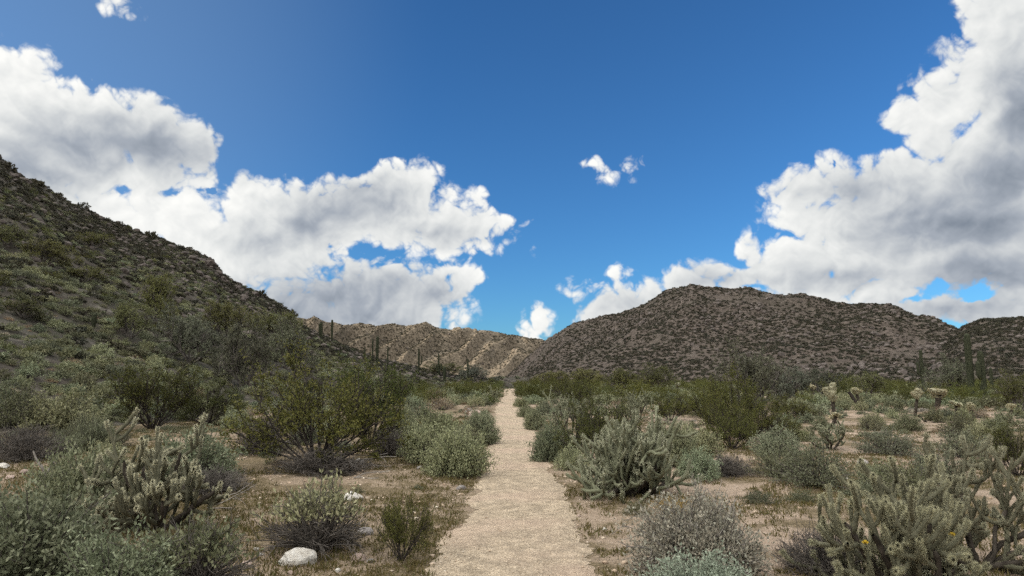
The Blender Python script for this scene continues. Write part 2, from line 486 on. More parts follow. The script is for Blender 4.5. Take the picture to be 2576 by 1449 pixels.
M['mountain'] = slope_mat('mountain_rubble', (.088, .069, .056), (.148, .118, .098), (.072, .062, .047))
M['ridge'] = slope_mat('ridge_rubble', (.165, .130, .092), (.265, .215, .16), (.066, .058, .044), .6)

# ------------------------------------------------------------------ terrain heights
def trail_x(y): return .012 * y * 0 + .10 * np.sin(y * .11 + .3) * np.minimum(y / 12, 1) - .0035 * y + .03
def trail_half(y): return .62 + .05 * np.sin(y * .35) + .0012 * y

def ground_z(x, y):
    d = np.abs(x - trail_x(y)) - .68
    k = np.clip(d / 1.2, 0, 1); k = k * k * (3 - 2 * k)
    return k * (.045 + .07 * fbm(x * .35, y * .35, 3, 3) + .025 * fbm(x * 1.7, y * 1.7, 2, 9)) + np.clip((np.hypot(x, y) - 60) * .002, 0, .8) * k

def tanE(px, py):
    d = ray(px, py); return math.degrees(math.atan2(d[0], d[1])), d[2] / math.hypot(d[0], d[1])

def sky_table(pts):
    a = np.array([tanE(*p) for p in pts]); return a[:, 0], a[:, 1]

HL = sky_table([(0,402),(35,432),(100,462),(220,528),(370,592),(480,628),(535,655),(560,694),(640,732),(720,776),(745,808),(800,840),(875,875),(950,905),(1050,927),(1150,946),(1230,954)])
h_az = np.concatenate([[-140, -125, -105, -80, -65, -52, -45, -41, -38], HL[0], [1.5]])
h_te = np.concatenate([np.tan(np.radians([2, 18, 27, 27.5, 27, 23, 19.5, 17, 15.2])), HL[1], [0.0]])  # left of the frame: unseen height added to shade the valley
h_R = np.interp(h_az, [-140, -65, -52, -45, -41, -38, -36.5, -30, -23, -18, -15, -11, -8, -3, 1.5], [600, 590, 420, 260, 190, 158, 150, 170, 185, 180, 165, 150, 142, 132, 130])
h_F = np.interp(h_az, [-140, -120, -100, -65, -36.5, -25, -15, -8, -3, 1.5], [70, 45, 30, 22, 22, 27, 42, 75, 105, 128])

def hill_z(x, y):
    azd = np.degrees(np.arctan2(x, y)); r = np.hypot(x, y)
    te = np.interp(azd, h_az, h_te); Rr = np.interp(azd, h_az, h_R); F = np.interp(azd, h_az, h_F)
    zR = CAM_H + Rr * te
    s = (r - F) / (Rr - F)
    sc_ = np.clip(s, 0, 1)
    z = zR * sc_ ** 1.18
    z = np.where(s > 1, zR - (r - Rr) * .04, z)
    z = np.where(s < 0, (r - F) * .06, z)
    z = np.where((azd < h_az[0]) | (azd > h_az[-1]), -6., z)
    amp = np.clip(sc_ * 3, 0, 1)
    near = 1 - .8 * np.clip((s - .8) / .2, 0, 1) * np.clip((1.6 - s) / .3, 0, 1)
    z = z + amp * near * (1.5 * fbm(x / 17, y / 17, 4, 21) + .0) + amp * .55 * fbm(x / 4.2, y / 4.2, 3, 29) - .05
    return z

def H(x, y):
    x = np.asarray(x, float); y = np.asarray(y, float)
    return np.maximum(ground_z(x, y), hill_z(x, y))

def grid_faces(nr, nc, wrap=False):
    i = np.arange(nr - 1)[:, None]; j = np.arange(nc - (0 if wrap else 1))[None, :]; j2 = (j + 1) % nc
    return np.stack([i * nc + j, i * nc + j2, (i + 1) * nc + j2, (i + 1) * nc + j], -1).reshape(-1, 4)[:, ::-1]

# ground: one sheet out to the horizon
azs = np.radians(np.concatenate([np.arange(-180, -48, 3), np.arange(-48, 48, .28), np.arange(48, 180, 3)]))
rs = np.concatenate([[.02, .4], .8 * 1.0135 ** np.arange(0, 625)])
RR, AA = np.meshgrid(rs, azs, indexing='ij')
X, Y = RR * np.sin(AA), RR * np.cos(AA)
Z = ground_z(X, Y)
g_me = mk_mesh('ground', np.stack([X, Y, Z], -1).reshape(-1, 3), [grid_faces(*RR.shape, wrap=True)], M['ground'], True)
tag(link('ground', g_me), 'pinkish sandy desert floor with low dry weeds either side of the trail', 'ground', kind='structure')

# hill
azs = np.radians(np.concatenate([np.arange(-140, -40, 1.0), np.arange(-40, 1.6, .12)]))
rs = np.concatenate([16 * 1.011 ** np.arange(0, 235), 210 * 1.03 ** np.arange(1, 60)])
RR, AA = np.meshgrid(rs, azs, indexing='ij')
X, Y = RR * np.sin(AA), RR * np.cos(AA)
Z = hill_z(X, Y)
f = grid_faces(*RR.shape)
keep = (Z - ground_z(X, Y)).ravel()[f].max(1) > -.12
h_me = mk_mesh('hill', np.stack([X, Y, Z], -1).reshape(-1, 3), [f[keep]], M['hill'], True)
tag(link('hill', h_me), 'steep stony hillside covered in grey-green scrub rising from the trail to the cloud bank', 'hill', kind='structure')

def landform(name, pts, Rv, Fv, p, mat, label, daz, nr, detail, back=1.35, kind='structure', cat_='mountain'):
    a, te = sky_table(pts)
    Rt = np.interp(a, *Rv) if isinstance(Rv, tuple) else np.full(len(a), Rv)
    Ft = np.interp(a, *Fv) if isinstance(Fv, tuple) else np.full(len(a), Fv)
    def fz(azd, s):
        t = np.interp(azd, a, te); Rr = np.interp(azd, a, Rt); F = np.interp(azd, a, Ft)
        r = F + (Rr - F) * s
        zR = CAM_H + Rr * t
        z = np.where(s <= 1, zR * np.clip(s, 0, 1) ** p, zR - (s - 1) * (Rr - F) * .45)
        x, y = r * np.sin(np.radians(azd)), r * np.cos(np.radians(azd))
        z = z + detail(azd, s, x, y, zR)
        return x, y, z
    azg = np.arange(a[0], a[-1], daz); sg = np.concatenate([np.linspace(0, 1, nr), np.linspace(1, back, nr // 5)[1:]])
    S, A = np.meshgrid(sg, azg, indexing='ij')
    x, y, z = fz(A, S)
    me = mk_mesh(name, np.stack([x, y, z - .3], -1).reshape(-1, 3), [grid_faces(*S.shape)], mat, True)
    o = tag(link(name, me), label, cat_, kind=kind)
    return fz, (a[0], a[-1])

def mtn_detail(seed, amp, rough):
    def d(azd, s, x, y, zR):
        env = np.clip(s, 0, 1) * (1 - np.clip(s, 0, 1) ** 6 * .75) * 2
        u, v = x / 55 + .35 * fbm(x / 60, y / 60, 2, seed + 3), y / 130
        gul = ridged(u, v, 3, seed) - .62
        return env * amp * gul + rough * (fbm(x / 9, y / 9, 3, seed + 5)) * np.clip(s * 4, 0, 1) + rough * .5 * fbm(x / 3.1, y / 3.1, 2, seed + 8) * np.clip(s * 4, 0, 1)
    return d

far_pts = [(560,800),(700,806),(745,802),(770,800),(790,792),(812,806),(830,811),(880,816),(960,816),(1010,817),(1040,816),(1072,813),(1080,816),(1100,822),(1180,828),(1222,831),(1290,841),(1370,857),(1480,885),(1600,930)]
def ridge_detail(azd, s, x, y, zR):
    sc_ = np.clip(s, 0, 1)
    q = (azd - 7.0 * (sc_ - 1)) / 2.75 + .45 * fbm(azd * .45, s * 1.2, 2, 71)
    u = q % 1.0                                    # spurs running slantwise down towards the valley
    k_ = .58 + .14 * vnoise(np.floor(q) * 2.3, q * 0 + 1.1, 70)
    rib = np.where(u < k_, u / k_, (1 - u) / (1 - k_))
    env = np.clip((1.04 - sc_) * 4.5, .22, 1) * np.clip(sc_ * 3, 0, 1)
    amp = 11 + 8 * vnoise(np.floor(q) * 1.7 + .4, q * 0 + 3.3, 73)
    return env * amp * (rib - .5) + 2.4 * fbm(x / 30, y / 30, 4, 77) + .8 * fbm(x / 6, y / 6, 3, 78) + 9 * np.clip(vnoise(azd * 2.3, azd * 0 + 2.2, 79) - .78, 0, 1) * np.clip((sc_ - .9) * 10, 0, 1) * 2
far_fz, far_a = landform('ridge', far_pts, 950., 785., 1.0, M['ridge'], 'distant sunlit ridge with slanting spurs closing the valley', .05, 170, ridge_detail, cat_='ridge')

m_pts = [(1210,956),(1270,940),(1320,906),(1380,853),(1440,822),(1500,807),(1560,784),(1620,756),(1662,734),(1682,724),(1710,724),(1740,717),(1772,723),(1850,729),(1950,736),(2060,741),(2095,749),(2115,752),(2220,757),(2262,766),(2300,785),(2350,791),(2385,806),(2430,824),(2520,850),(2650,880),(2800,900)]
mt_fz, mt_a = landform('mountain', m_pts, ([-2, 3, 15, 30, 45], [560, 520, 430, 410, 380]), ([-2, 8, 45], [300, 215, 190]), 1.12, M['mountain'],
                       'broad dark rocky mountain speckled with shrubs across the valley floor', .085, 230, mtn_detail(41, 14., 1.4))
s_pts = [(2250,958),(2310,925),(2365,872),(2425,824),(2450,817),(2500,808),(2576,802),(2660,796),(2760,806),(2900,840),(3100,900)]
sh_fz, sh_a = landform('mountain_shoulder', s_pts, 330., 170., 1.1, M['mountain'], 'nearer brown shoulder of the mountain behind the tall twin saguaros', .085, 150, mtn_detail(53, 6., 1.2))

# path: a worn strip of pale gravel
ys = [1.6]
while ys[-1] < 130: ys.append(ys[-1] + max(.03, ys[-1] * .0045))
ys = np.array(ys); us = np.linspace(-1, 1, 49)
YY, UU = np.meshgrid(ys, us, indexing='ij')
hw = trail_half(YY)
eL = .24 * fbm(YY * 1.3, YY * 0 + 3, 5, 61, .75); eR = .24 * fbm(YY * 1.3, YY * 0 + 9, 5, 62, .75)
XX = trail_x(YY) + np.where(UU < 0, UU * (hw + eL), UU * (hw + eR))
edge = 1 - np.abs(UU)
ZZ = .004 + .014 * np.clip(edge * 5, 0, 1) + np.clip(edge * 4, 0, 1) * np.clip(30 / np.maximum(YY, 1), 0, 1) * (.010 * fbm(XX * 7, YY * 7, 3, 63) + .007 * fbm(XX * 26, YY * 26, 2, 64))
ZZ = np.maximum(ZZ, .003)
p_me = mk_mesh('path', np.stack([XX, YY, ZZ], -1).reshape(-1, 3), [grid_faces(*YY.shape)[:, ::-1]], M['path'], True)
tag(link('path', p_me), 'straight pale gravel hiking trail running up the valley', 'path', kind='structure')

def hit(px, py):
    """where the ray through a photo pixel meets ground or hill"""
    d = ray(px, py); t = np.concatenate([np.linspace(2.5, 60, 1200), np.linspace(60, 260, 1600)])
    x, y, z = d[0] * t, d[1] * t, CAM_H + d[2] * t
    under = z < H(x, y)
    i = int(np.argmax(under)) if under.any() else 1500
    return np.array([x[i], y[i], float(H(x[i], y[i]))])
def on_ground(x, y): return np.array([x, y, float(H(x, y))])
def px_m(p): return (p[1] * math.cos(PITCH) + (p[2] - CAM_H) * math.sin(PITCH)) / FPX     # metres per photo pixel there
def to_px(x, y, z):
    dz = z - CAM_H; dep = y * math.cos(PITCH) + dz * math.sin(PITCH); v = dz * math.cos(PITCH) - y * math.sin(PITCH)
    return 1288 + x / dep * FPX, 724.5 - v / dep * FPX

# ------------------------------------------------------------------ plant builders: each returns {part: mesh}, unit sized (height or width about 1 m)
def shrub(g, nb=150, per=36, L=.05, Wd=.024, squash=.66, leaf='brittle', stem='stem', deadside=0., inner=.5, sub=0):
    d = hemi(nb, g, 2, 88)
    rad = .5 * (1 + .16 * np.sin(3 * np.arctan2(d[:, 1], d[:, 0]) + g.random() * 6) + .14 * g.normal(size=nb))
    tip = d * rad[:, None] * np.array([1, 1, squash * 2 * .75])
    base = g.normal(size=(nb, 3)) * np.array([.05, .05, 0])
    mid = base * .5 + tip * .5 + np.array([0, 0, 1]) * (.06 * (1 - d[:, 2:3])) + g.normal(size=(nb, 3)) * .025
    t = np.linspace(0, 1, 6)[None, :, None]
    P = (1 - t) ** 2 * base[:, None] + 2 * t * (1 - t) * mid[:, None] + t ** 2 * tip[:, None]
    rr = np.broadcast_to(np.linspace(.0075, .003, 6), (nb, 6))
    parts = [tubes(P, rr, 3)]
    if sub:
        bs, ds = spawn(P, sub, .3, 20, 55, g)
        Q = grow(bs, ds, .16, 4, .25, .05, g)
        parts.append(tubes(Q, np.broadcast_to(np.linspace(.004, .002, 4), Q.shape[:2]), 3))
        P2 = Q
    V, F = cat(parts)
    sm = mk_mesh('shrub_stems', V, F, M[stem])
    m = nb * per
    ti = inner + (1.04 - inner) * g.random((nb, per)) ** .7
    tt = ti[..., None]
    c = (1 - tt) ** 2 * base[:, None] + 2 * tt * (1 - tt) * mid[:, None] + tt ** 2 * tip[:, None]
    c = c + g.normal(size=c.shape) * .032
    out = np.broadcast_to(d[:, None], c.shape)
    D = norm(out * .7 + g.normal(size=c.shape) * .75 + np.array([0, 0, .35]))
    c, D = c.reshape(-1, 3), D.reshape(-1, 3)
    keep = c[:, 2] > .01
    if deadside: keep &= (c[:, 2] > deadside * squash * .75)
    c, D = c[keep], D[keep]
    V, q = leaves(c, D, L * (.6 + .7 * g.random(len(c))), Wd * (.7 + .5 * g.random(len(c))), g)
    return {'stems': sm, 'foliage': mk_mesh('shrub_foliage', V, [q], M[leaf])}

def twig_dome(g, nb=170, leaf='dry', per=40, L=.022, Wd=.012, squash=.55):
    d = hemi(nb, g, 2, 86)
    P = grow(g.normal(size=(nb, 3)) * np.array([.06, .06, 0]), d, .34 + .12 * g.random(nb), 6, .16, .02, g)
    P[..., 2] = np.abs(P[..., 2]) * squash * 1.7
    bs, ds = spawn(P, 5, .35, 20, 60, g)
    Q = grow(bs, ds, .16, 4, .28, .03, g); Q[..., 2] = np.maximum(Q[..., 2], .005)
    bs, ds = spawn(Q, 2, .3, 20, 60, g)
    S = grow(bs, ds, .08, 3, .3, .03, g); S[..., 2] = np.maximum(S[..., 2], .005)
    V, F = cat([tubes(P, np.broadcast_to(np.linspace(.007, .003, 6), P.shape[:2]), 3), tubes(Q, np.full(Q.shape[:2], .0025), 3), tubes(S, np.full(S.shape[:2], .002), 3)])
    res = {'stems': mk_mesh('twigs', V, F, M['stem'])}
    if per:
        c = np.repeat(S[:, 1:].reshape(-1, 3), max(1, per // 10), 0); c = c + g.normal(size=c.shape) * .02; c = c[c[:, 2] > .03]
        D = norm(g.normal(size=c.shape) + np.array([0, 0, .5]))
        V, q = leaves(c, D, L * (.6 + .8 * g.random(len(c))), Wd, g)
        res['foliage'] = mk_mesh('dry_foliage', V, [q], M[leaf])
    return res

def woody(g, n0, lean, L0, lv, leafn, L, Wd, leaf, stem, r0=.014, up=.06, wig=.10, base_sp=.08, leaf_sp=.02, droop=0., up1=.04, bare=-.85):
    """branching bush or tree; lv = [(children, tmin, amin, amax, length), ...]"""
    a = np.arange(n0) * 2.4 + g.random(n0); th = np.radians(lean[0] + (lean[1] - lean[0]) * np.sqrt(g.random(n0)))
    d = np.stack([np.sin(th) * np.cos(a), np.sin(th) * np.sin(a), np.cos(th)], 1)
    P = grow(np.stack([np.cos(a) * base_sp * g.random(n0), np.sin(a) * base_sp * g.random(n0), np.zeros(n0) - .02], 1), d, L0 * (.72 + .4 * g.random(n0)), 9, wig, up, g)
    parts = [tubes(P, r0 * np.broadcast_to(np.linspace(1, .45, 9), P.shape[:2]), 5)]
    cur, rad = P, r0 * .5
    for i, (k, tmin, amin, amax, ln) in enumerate(lv):
        bs, ds = spawn(cur, k, tmin, amin, amax, g)
        Q = grow(bs, ds, ln * (.6 + .6 * g.random(len(bs))), 5, wig * 1.3, up1 - droop, g)
        parts.append(tubes(Q, rad * np.broadcast_to(np.linspace(1, .4, 5), Q.shape[:2]), 4 if i == 0 else 3))
        cur, rad = Q, max(rad * .5, .0022)
    V, F = cat(parts)
    res = {'stems': mk_mesh('branches', V, F, M[stem])}
    cl = np.sin(cur[:, -1] @ np.array([9., 4, 6]) + g.random() * 6) + np.sin(cur[:, -1] @ np.array([-5., 8, 7]) + g.random() * 6)
    cur = cur[cl + .9 * g.normal(size=len(cl)) > bare]      # leafy sprays and bare ones
    i = g.integers(1, cur.shape[1], (len(cur), leafn)); r = np.arange(len(cur))[:, None]
    f = g.random((len(cur), leafn, 1))
    c = cur[r, i] * f + cur[r, i - 1] * (1 - f)
    c = (c + g.normal(size=c.shape) * leaf_sp).reshape(-1, 3)
    D = norm(g.normal(size=c.shape) + np.array([0, 0, .3 - droop * 4]))
    keep = c[:, 2] > .06
    c, D = c[keep], D[keep]
    V, q = leaves(c, D, L * (.6 + .8 * g.random(len(c))), Wd * (.7 + .6 * g.random(len(c))), g)
    res['foliage'] = mk_mesh('foliage', V, [q], M[leaf])
    return res

def creosote(g, hi=True):
    return woody(g, 26 if hi else 15, (8, 62), 1.0, [(7, .32, 18, 48, .42), (4 if hi else 3, .3, 20, 55, .2)], 21 if hi else 12, .034 if hi else .05, .018 if hi else .026, 'creosote', 'darkstem', .013, .05, .09)

def tree(g, leaf, stem='darkstem', n0=6, dense=11, L=.05, Wd=.02, lean=(10, 58)):
    """desert tree, about 1 m tall before scaling"""
    return woody(g, n0, lean, .62, [(7, .35, 20, 55, .36), (5, .3, 22, 60, .20), (3, .3, 25, 65, .11)], dense, L, Wd, leaf, stem, .022, .07, .13, .03, .018, 0., .03)

def cholla_tubes(P, r, k=8, spines=60, spl=.013, spw=.0015, g=None, tipdense=1.0):
    m, n, _ = P.shape
    s = np.linspace(0, 1, n)
    prof = np.sqrt(np.clip(1 - np.clip((s - .86) / .16, 0, 1) ** 2, .05, 1)) * (.82 + .18 * np.clip(s * 8, 0, 1))
    rr = np.broadcast_to(r, m)[:, None] * prof[None]
    V, q = tubes(P, rr, k, .13)
    # spines: thin triangles leaving the skin
    t = g.random((m, spines)) ** (1 / tipdense) * (n - 1); i = np.minimum(t.astype(int), n - 2); f = (t - i)[..., None]; rr_ = np.arange(m)[:, None]
    pos = P[rr_, i] * (1 - f) + P[rr_, i + 1] * f; tan = norm(P[rr_, i + 1] - P[rr_, i])
    nrm = norm(np.cross(tan, g.normal(size=pos.shape)))
    rad = (rr[rr_, i])[..., None]
    pos = (pos + nrm * rad * .9).reshape(-1, 3)
    D = norm(nrm + .45 * g.normal(size=nrm.shape) + .25 * tan).reshape(-1, 3)
    sd = norm(np.cross(D, g.normal(size=D.shape))) * spw * .5
    Ls = (spl * (.6 + .8 * g.random(len(D))))[:, None]
    SV = np.stack([pos + sd, pos - sd, pos + D * Ls], 1).reshape(-1, 3)
    return (V, q), (SV, np.arange(len(D) * 3).reshape(-1, 3))

def buckhorn(g, n0=9, lean=(12, 72), L0=.5, l1=4, l2=4, r=.021, spines=46, flat=0., l3=0, seg=.27, skin='cholla', old='oldspine', tipf=1.8):
    """many-jointed cholla about 1 m tall and wider than tall"""
    a = np.arange(n0) * 2.4 + g.random(n0) * .8; th = np.radians(lean[0] + (lean[1] - lean[0]) * np.sqrt(np.linspace(.05, 1, n0)))
    d = np.stack([np.sin(th) * np.cos(a), np.sin(th) * np.sin(a), np.cos(th)], 1)
    P = grow(np.stack([np.cos(a) * .05, np.sin(a) * .05, np.zeros(n0) - .02], 1), d, L0 * (.8 + .4 * g.random(n0)), 16, .14, .06, g)
    bs, ds = spawn(P, l1, .20, 35, 80, g)
    Q = grow(bs, norm(ds + np.array([0, 0, .12])), seg * (.55 + .8 * g.random(len(bs))), 14, .13, .06, g)
    bs, ds = spawn(Q, l2, .30, 35, 85, g)
    S = grow(bs, norm(ds + np.array([0, 0, .16])), seg * .62 * (.45 + .9 * g.random(len(bs))), 12, .11, .06, g)
    lvls = [(Q, r), (S, r * .92)]
    if l3:
        bs, ds = spawn(S, l3, .4, 30, 70, g)
        lvls.append((grow(bs, norm(ds + np.array([0, 0, .2])), seg * .42 * (.55 + .8 * g.random(len(bs))), 9, .06, .08, g), r * .85))
    tr, _ = cholla_tubes(P, r * 1.25, 8, 8, g=g)
    E = lvls[-1][0]; cut = E[:, int(E.shape[1] * .62):]            # young ends bristle with paler spines
    _, tipsp = cholla_tubes(cut, r * .95, 8, int(spines * tipf), spl=.019, spw=.0016, g=g, tipdense=1.6)
    bv, sv = [], []
    for Pp, r_ in lvls:
        t_, s_ = cholla_tubes(Pp, r_ * (.85 + .3 * g.random(len(Pp))), 8, int(spines * 1.5), g=g, tipdense=1.5)
        bv.append(t_); sv.append(s_)
    V, F = cat(bv); SV, SF = cat(sv)
    res = {'trunk': mk_mesh('cholla_trunk', tr[0], [tr[1]], M['chollawood']), 'branches': mk_mesh('cholla_joints', V, F, M[skin]), 'spines': mk_mesh('cholla_spines', SV, SF, M[old]), 'pale_spines': mk_mesh('cholla_tip_spines', tipsp[0], [tipsp[1]], M['spine'])}
    return res, (lvls[-1][0])

def teddy(g, arms=4, joints=5, tall=.62):
    """dark trunk with a crown of pale-spined short joints, about 1 m tall"""
    P = grow(np.array([[0, 0, -.02]]), np.array([[.08 * g.normal(), .08 * g.normal(), 1.]]), np.array([tall]), 14, .05, .05, g)
    top = P[:, -1]
    a = np.arange(arms) * 2 * np.pi / arms + g.random(arms); th = np.radians(8 + 38 * g.random(arms))
    d = np.stack([np.sin(th) * np.cos(a), np.sin(th) * np.sin(a), np.cos(th)], 1)
    st = P[0, g.integers(9, 14, arms)]
    A = grow(st, d, .15 * (.7 + .6 * g.random(arms)), 9, .06, .15, g)
    bs, ds = spawn(A, joints, .3, 15, 60, g, 1.0)
    J = grow(bs, norm(ds + np.array([0, 0, .55])), .13 * (.7 + .6 * g.random(len(bs))), 8, .05, .1, g)
    (t1, s1), (t2, s2), (t3, s3) = cholla_tubes(P, .036, 8, 60, .04, .006, g), cholla_tubes(A, .034, 8, 60, .035, .006, g), cholla_tubes(J, .040, 8, 110, .034, .012, g, 1.2)
    V, F = cat([t1, t2]); SV, SF = cat([s3])
    return {'trunk': mk_mesh('trunk', V, F, M['chollawood']), 'joints': mk_mesh('joints', t3[0], [t3[1]], M['creamjoint']), 'spines': mk_mesh('pale_spines', SV, SF, M['cream'])}

SAG_SKIN = ['saguaro']
def ribbed(P, rad, ribs=16, k=4):
    P = np.asarray(P)[None]; n = P.shape[1]
    K = ribs * k
    T = norm(np.gradient(P, axis=1)); a = np.array([0, 1., 0.03])
    U = norm(np.cross(T, np.broadcast_to(a, T.shape))); Vv = np.cross(T, U)
    th = np.arange(K) * 2 * np.pi / K
    rr = np.asarray(rad)[None, :, None] * (1 + .085 * np.cos(th * ribs))[None, None]
    ring = P[:, :, None] + rr[..., None] * (np.cos(th)[None, None, :, None] * U[:, :, None] + np.sin(th)[None, None, :, None] * Vv[:, :, None])
    return ring.reshape(-1, 3), grid_faces(n, K, True)

def saguaro_parts(h, r, arms, name='saguaro'):
    z = np.concatenate([np.linspace(-.1, h - r * 1.2, 22), h - r * 1.2 + r * 1.2 * np.sin(np.linspace(.15, 1.0, 9) * np.pi / 2)])
    tt = z / h
    rad = r * (.78 + .30 * np.sin(np.clip(tt, 0, 1) * np.pi * .85))
    cap = np.clip((z - (h - r * 1.2)) / (r * 1.2), 0, 1); rad = rad * np.sqrt(np.clip(1 - cap ** 2, .0004, 1))
    wob = .02 * np.sin(z * 1.3)
    V, q = ribbed(np.stack([wob, wob * .5, z], 1), rad)
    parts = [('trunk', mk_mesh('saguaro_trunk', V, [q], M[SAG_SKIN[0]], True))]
    for (z0, side, out, hh, ra) in arms:
        t = np.linspace(0, 1, 8)
        P = [np.array([side * out * math.sin(u * math.pi / 2), .03 * side, z0 + out * .8 * (1 - math.cos(u * math.pi / 2))]) for u in t]
        zz = np.linspace(0, hh, 12)[1:]
        P += [np.array([side * out, .03 * side, z0 + out * .8 + q_]) for q_ in zz]
        P = np.array(P); Ln = np.linspace(0, 1, len(P)); rr = ra * (.8 + .3 * np.sin(Ln * 2.6)) * np.sqrt(np.clip(1 - np.clip((Ln - .9) / .1, 0, 1) ** 2, .01, 1))
        V, q = ribbed(P, rr, 12)
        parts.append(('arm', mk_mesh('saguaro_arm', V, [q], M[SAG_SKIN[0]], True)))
    return parts

def rock_mesh(g, mat, sq=(1, .8, .6), rough=.22, sub=3):
    bm = bmesh.new(); bmesh.ops.create_icosphere(bm, subdivisions=sub, radius=.5)
    me = bpy.data.meshes.new('rock'); bm.to_mesh(me); bm.free()
    n = len(me.vertices); v = np.empty(n * 3, np.float32); me.vertices.foreach_get('co', v); v = v.reshape(-1, 3)
    for _ in range(9):                       # chipped planes
        d = norm(g.normal(size=3)); h = .33 + .14 * g.random(); t = v @ d
        v = v - np.outer(np.maximum(t - h, 0) * .85, d)
    sd = int(g.integers(1000))
    v = v * (1 + rough * fbm(v[:, 0] * 3.1 + v[:, 2] * 2 + 7, v[:, 1] * 3.1 - v[:, 2] * 2.3 + 5, 4, sd))[:, None]
    v = v * np.array(sq); v[:, 2] += .18 * sq[2]
    me.vertices.foreach_set('co', v.astype(np.float32).ravel()); me.update(); me.materials.append(mat)
    return me

# ------------------------------------------------------------------ variants
G = lambda s: np.random.default_rng(s)
V_brittle = [shrub(G(100 + i), 160, 44, .042, .020) for i in range(4)]
V_brittle_big = [shrub(G(120 + i), 250, 60, .037, .018) for i in range(3)]
V_brittle_far = [shrub(G(140 + i), 60, 16, .10, .05) for i in range(4)]
V_burs = [shrub(G(160 + i), 130, 34, .034, .018, .6, 'bursage', 'stem', 0, .45) for i in range(4)]
V_burs_far = [shrub(G(180 + i), 50, 15, .10, .055, .6, 'bursage') for i in range(4)]
V_half = [shrub(G(200 + i), 170, 30, .05, .024, .6, 'brittle', 'stem', .55, .55, 5) for i in range(2)]
V_twig = [twig_dome(G(220 + i), 150, 'dry', 0) for i in range(2)]
V_dry = [shrub(G(230 + i), 300, 70, .030, .016, .60, 'dry', 'twig', 0, .45, 2) for i in range(2)]
V_tan = [shrub(G(240 + i), 90, 26, .045, .018, .55, 'tan', 'twig') for i in range(2)]
V_creo = [creosote(G(260 + i)) for i in range(3)]
V_creo_far = [creosote(G(270 + i), False) for i in range(3)]
V_palo = [tree(G(280 + i), 'paloverde', 'stem', 6, 9) for i in range(3)]
V_iron = [tree(G(290 + i), 'ironwood', 'stem', 7, 10) for i in range(3)]
V_teddy = [teddy(G(310 + i), 4 + i % 2, 5) for i in range(4)]
V_buck = [buckhorn(G(320 + i), 7, (10, 62), .5, 4, 3, .015, 40, seg=.32, skin='cholla_pale')[0] for i in range(3)]

placed = []          # x, y, radius, reference phrase or None

def put(name, variant, p, scale, rz, label, cat_, group=None, ref=None, rad=None):
    o = bpy.data.objects.new(name, None); C.objects.link(o)
    o.empty_display_size = .2
    o.location = p; o.rotation_euler = (0, 0, rz); o.scale = scale if isinstance(scale, tuple) else (scale,) * 3
    tag(o, label, cat_, group)
    for part, me in (variant.items() if isinstance(variant, dict) else variant):
        link(part, me, o)
    placed.append((p[0], p[1], rad if rad is not None else o.scale[0] * .5, ref))
    return o

def dims(me_dict):
    zmax = 0; w = 0
    for me in me_dict.values():
        v = np.empty(len(me.vertices) * 3, np.float32); me.vertices.foreach_get('co', v); v = v.reshape(-1, 3)
        zmax = max(zmax, np.percentile(v[:, 2], 99.3)); w = max(w, np.percentile(np.hypot(v[:, 0], v[:, 1]), 97))
    return zmax, w * 2
_dm = {}
def size_of(var):
    k = id(var)
    if k not in _dm: _dm[k] = dims(var)
    return _dm[k]

def at(name, var, bx, by, w, h, label, cat_, ref=None, group=None, rz=None, p=None):
    """stand a plant on the ground at photo pixel (bx, by); w, h in photo pixels give its real size there"""
    p = hit(bx, by) if p is None else p
    k = px_m(p); zz, ww = size_of(var)
    sx, sz = w * k / ww, h * k / zz
    return put(name, var, p, (sx, sx, sz), rng.random() * 6.28 if rz is None else rz, label, cat_, group, ref, w * k * .5)

# ------------------------------------------------------------------ plants and stones one can point at (photo pixels)
BB, CR, CH = 'brittlebush', 'creosote bush', 'cholla'
# --- near, hill side of the trail
at('brittlebush', V_brittle_big[0], 50, 1500, 500, 245, 'large leafy grey-green brittlebush filling the bottom corner below the hill', BB, 'corner brittlebush')
at('brittlebush', V_brittle_big[1], 190, 1325, 270, 185, 'leafy grey-green brittlebush wrapped round the foot of the tangled cholla', BB, 'brittlebush at the tangled cholla')
at('brittlebush', V_brittle[0], 300, 1540, 330, 190, 'pale leafy brittlebush at the bottom edge beside the corner brittlebush', BB)
at('brittlebush', V_half[0], 470, 1500, 330, 190, 'thin twiggy brittlebush with few pale leaves at the bottom edge', BB, 'thin twiggy brittlebush')
at('brittlebush', V_brittle[1], 490, 1215, 240, 130, 'brittlebush with fresh leaves behind the tangled cholla', BB)
at('dead_shrub', V_twig[0], 530, 1240, 190, 62, 'low mound of dead grey twigs spilling from behind the tangled cholla', 'dead shrub')
bk, tips = buckhorn(G(401), 10, (8, 74), .54, 4, 4, .0165, 150, seg=.35)
at('buckhorn_cholla', bk, 390, 1335, 350, 282, 'tangled brown-green cholla with pale spiny tips rising out of the brittlebush', CH, 'tangled cholla')
_pv = tubes(grow(np.zeros((4, 3)), norm(np.array([[.1, 0, 1.], [-.15, .1, 1], [.3, 0, .9], [-.3, 0, .8]])), np.array([1., .8, .7, .6]), 14, .16, .04, G(9)), np.broadcast_to(np.linspace(.045, .02, 14), (4, 14)), 6)
V_post = {'trunk': mk_mesh('dead_trunk', _pv[0], [_pv[1]], M['twig'])}
at('dead_cholla', V_post, 112, 1268, 70, 130, 'bare grey skeleton of a dead cholla standing by the stony clearing', 'dead cholla', 'dead cholla skeleton')
at('creosote_bush', V_creo[0], 800, 1172, 420, 285, 'big dark olive creosote bush over a tangle of bare grey stems', CR, 'big creosote bush')
at('creosote_bush', V_creo[1], 930, 1120, 230, 210, 'leaning creosote bush pressed against the big one on its trail side', CR)
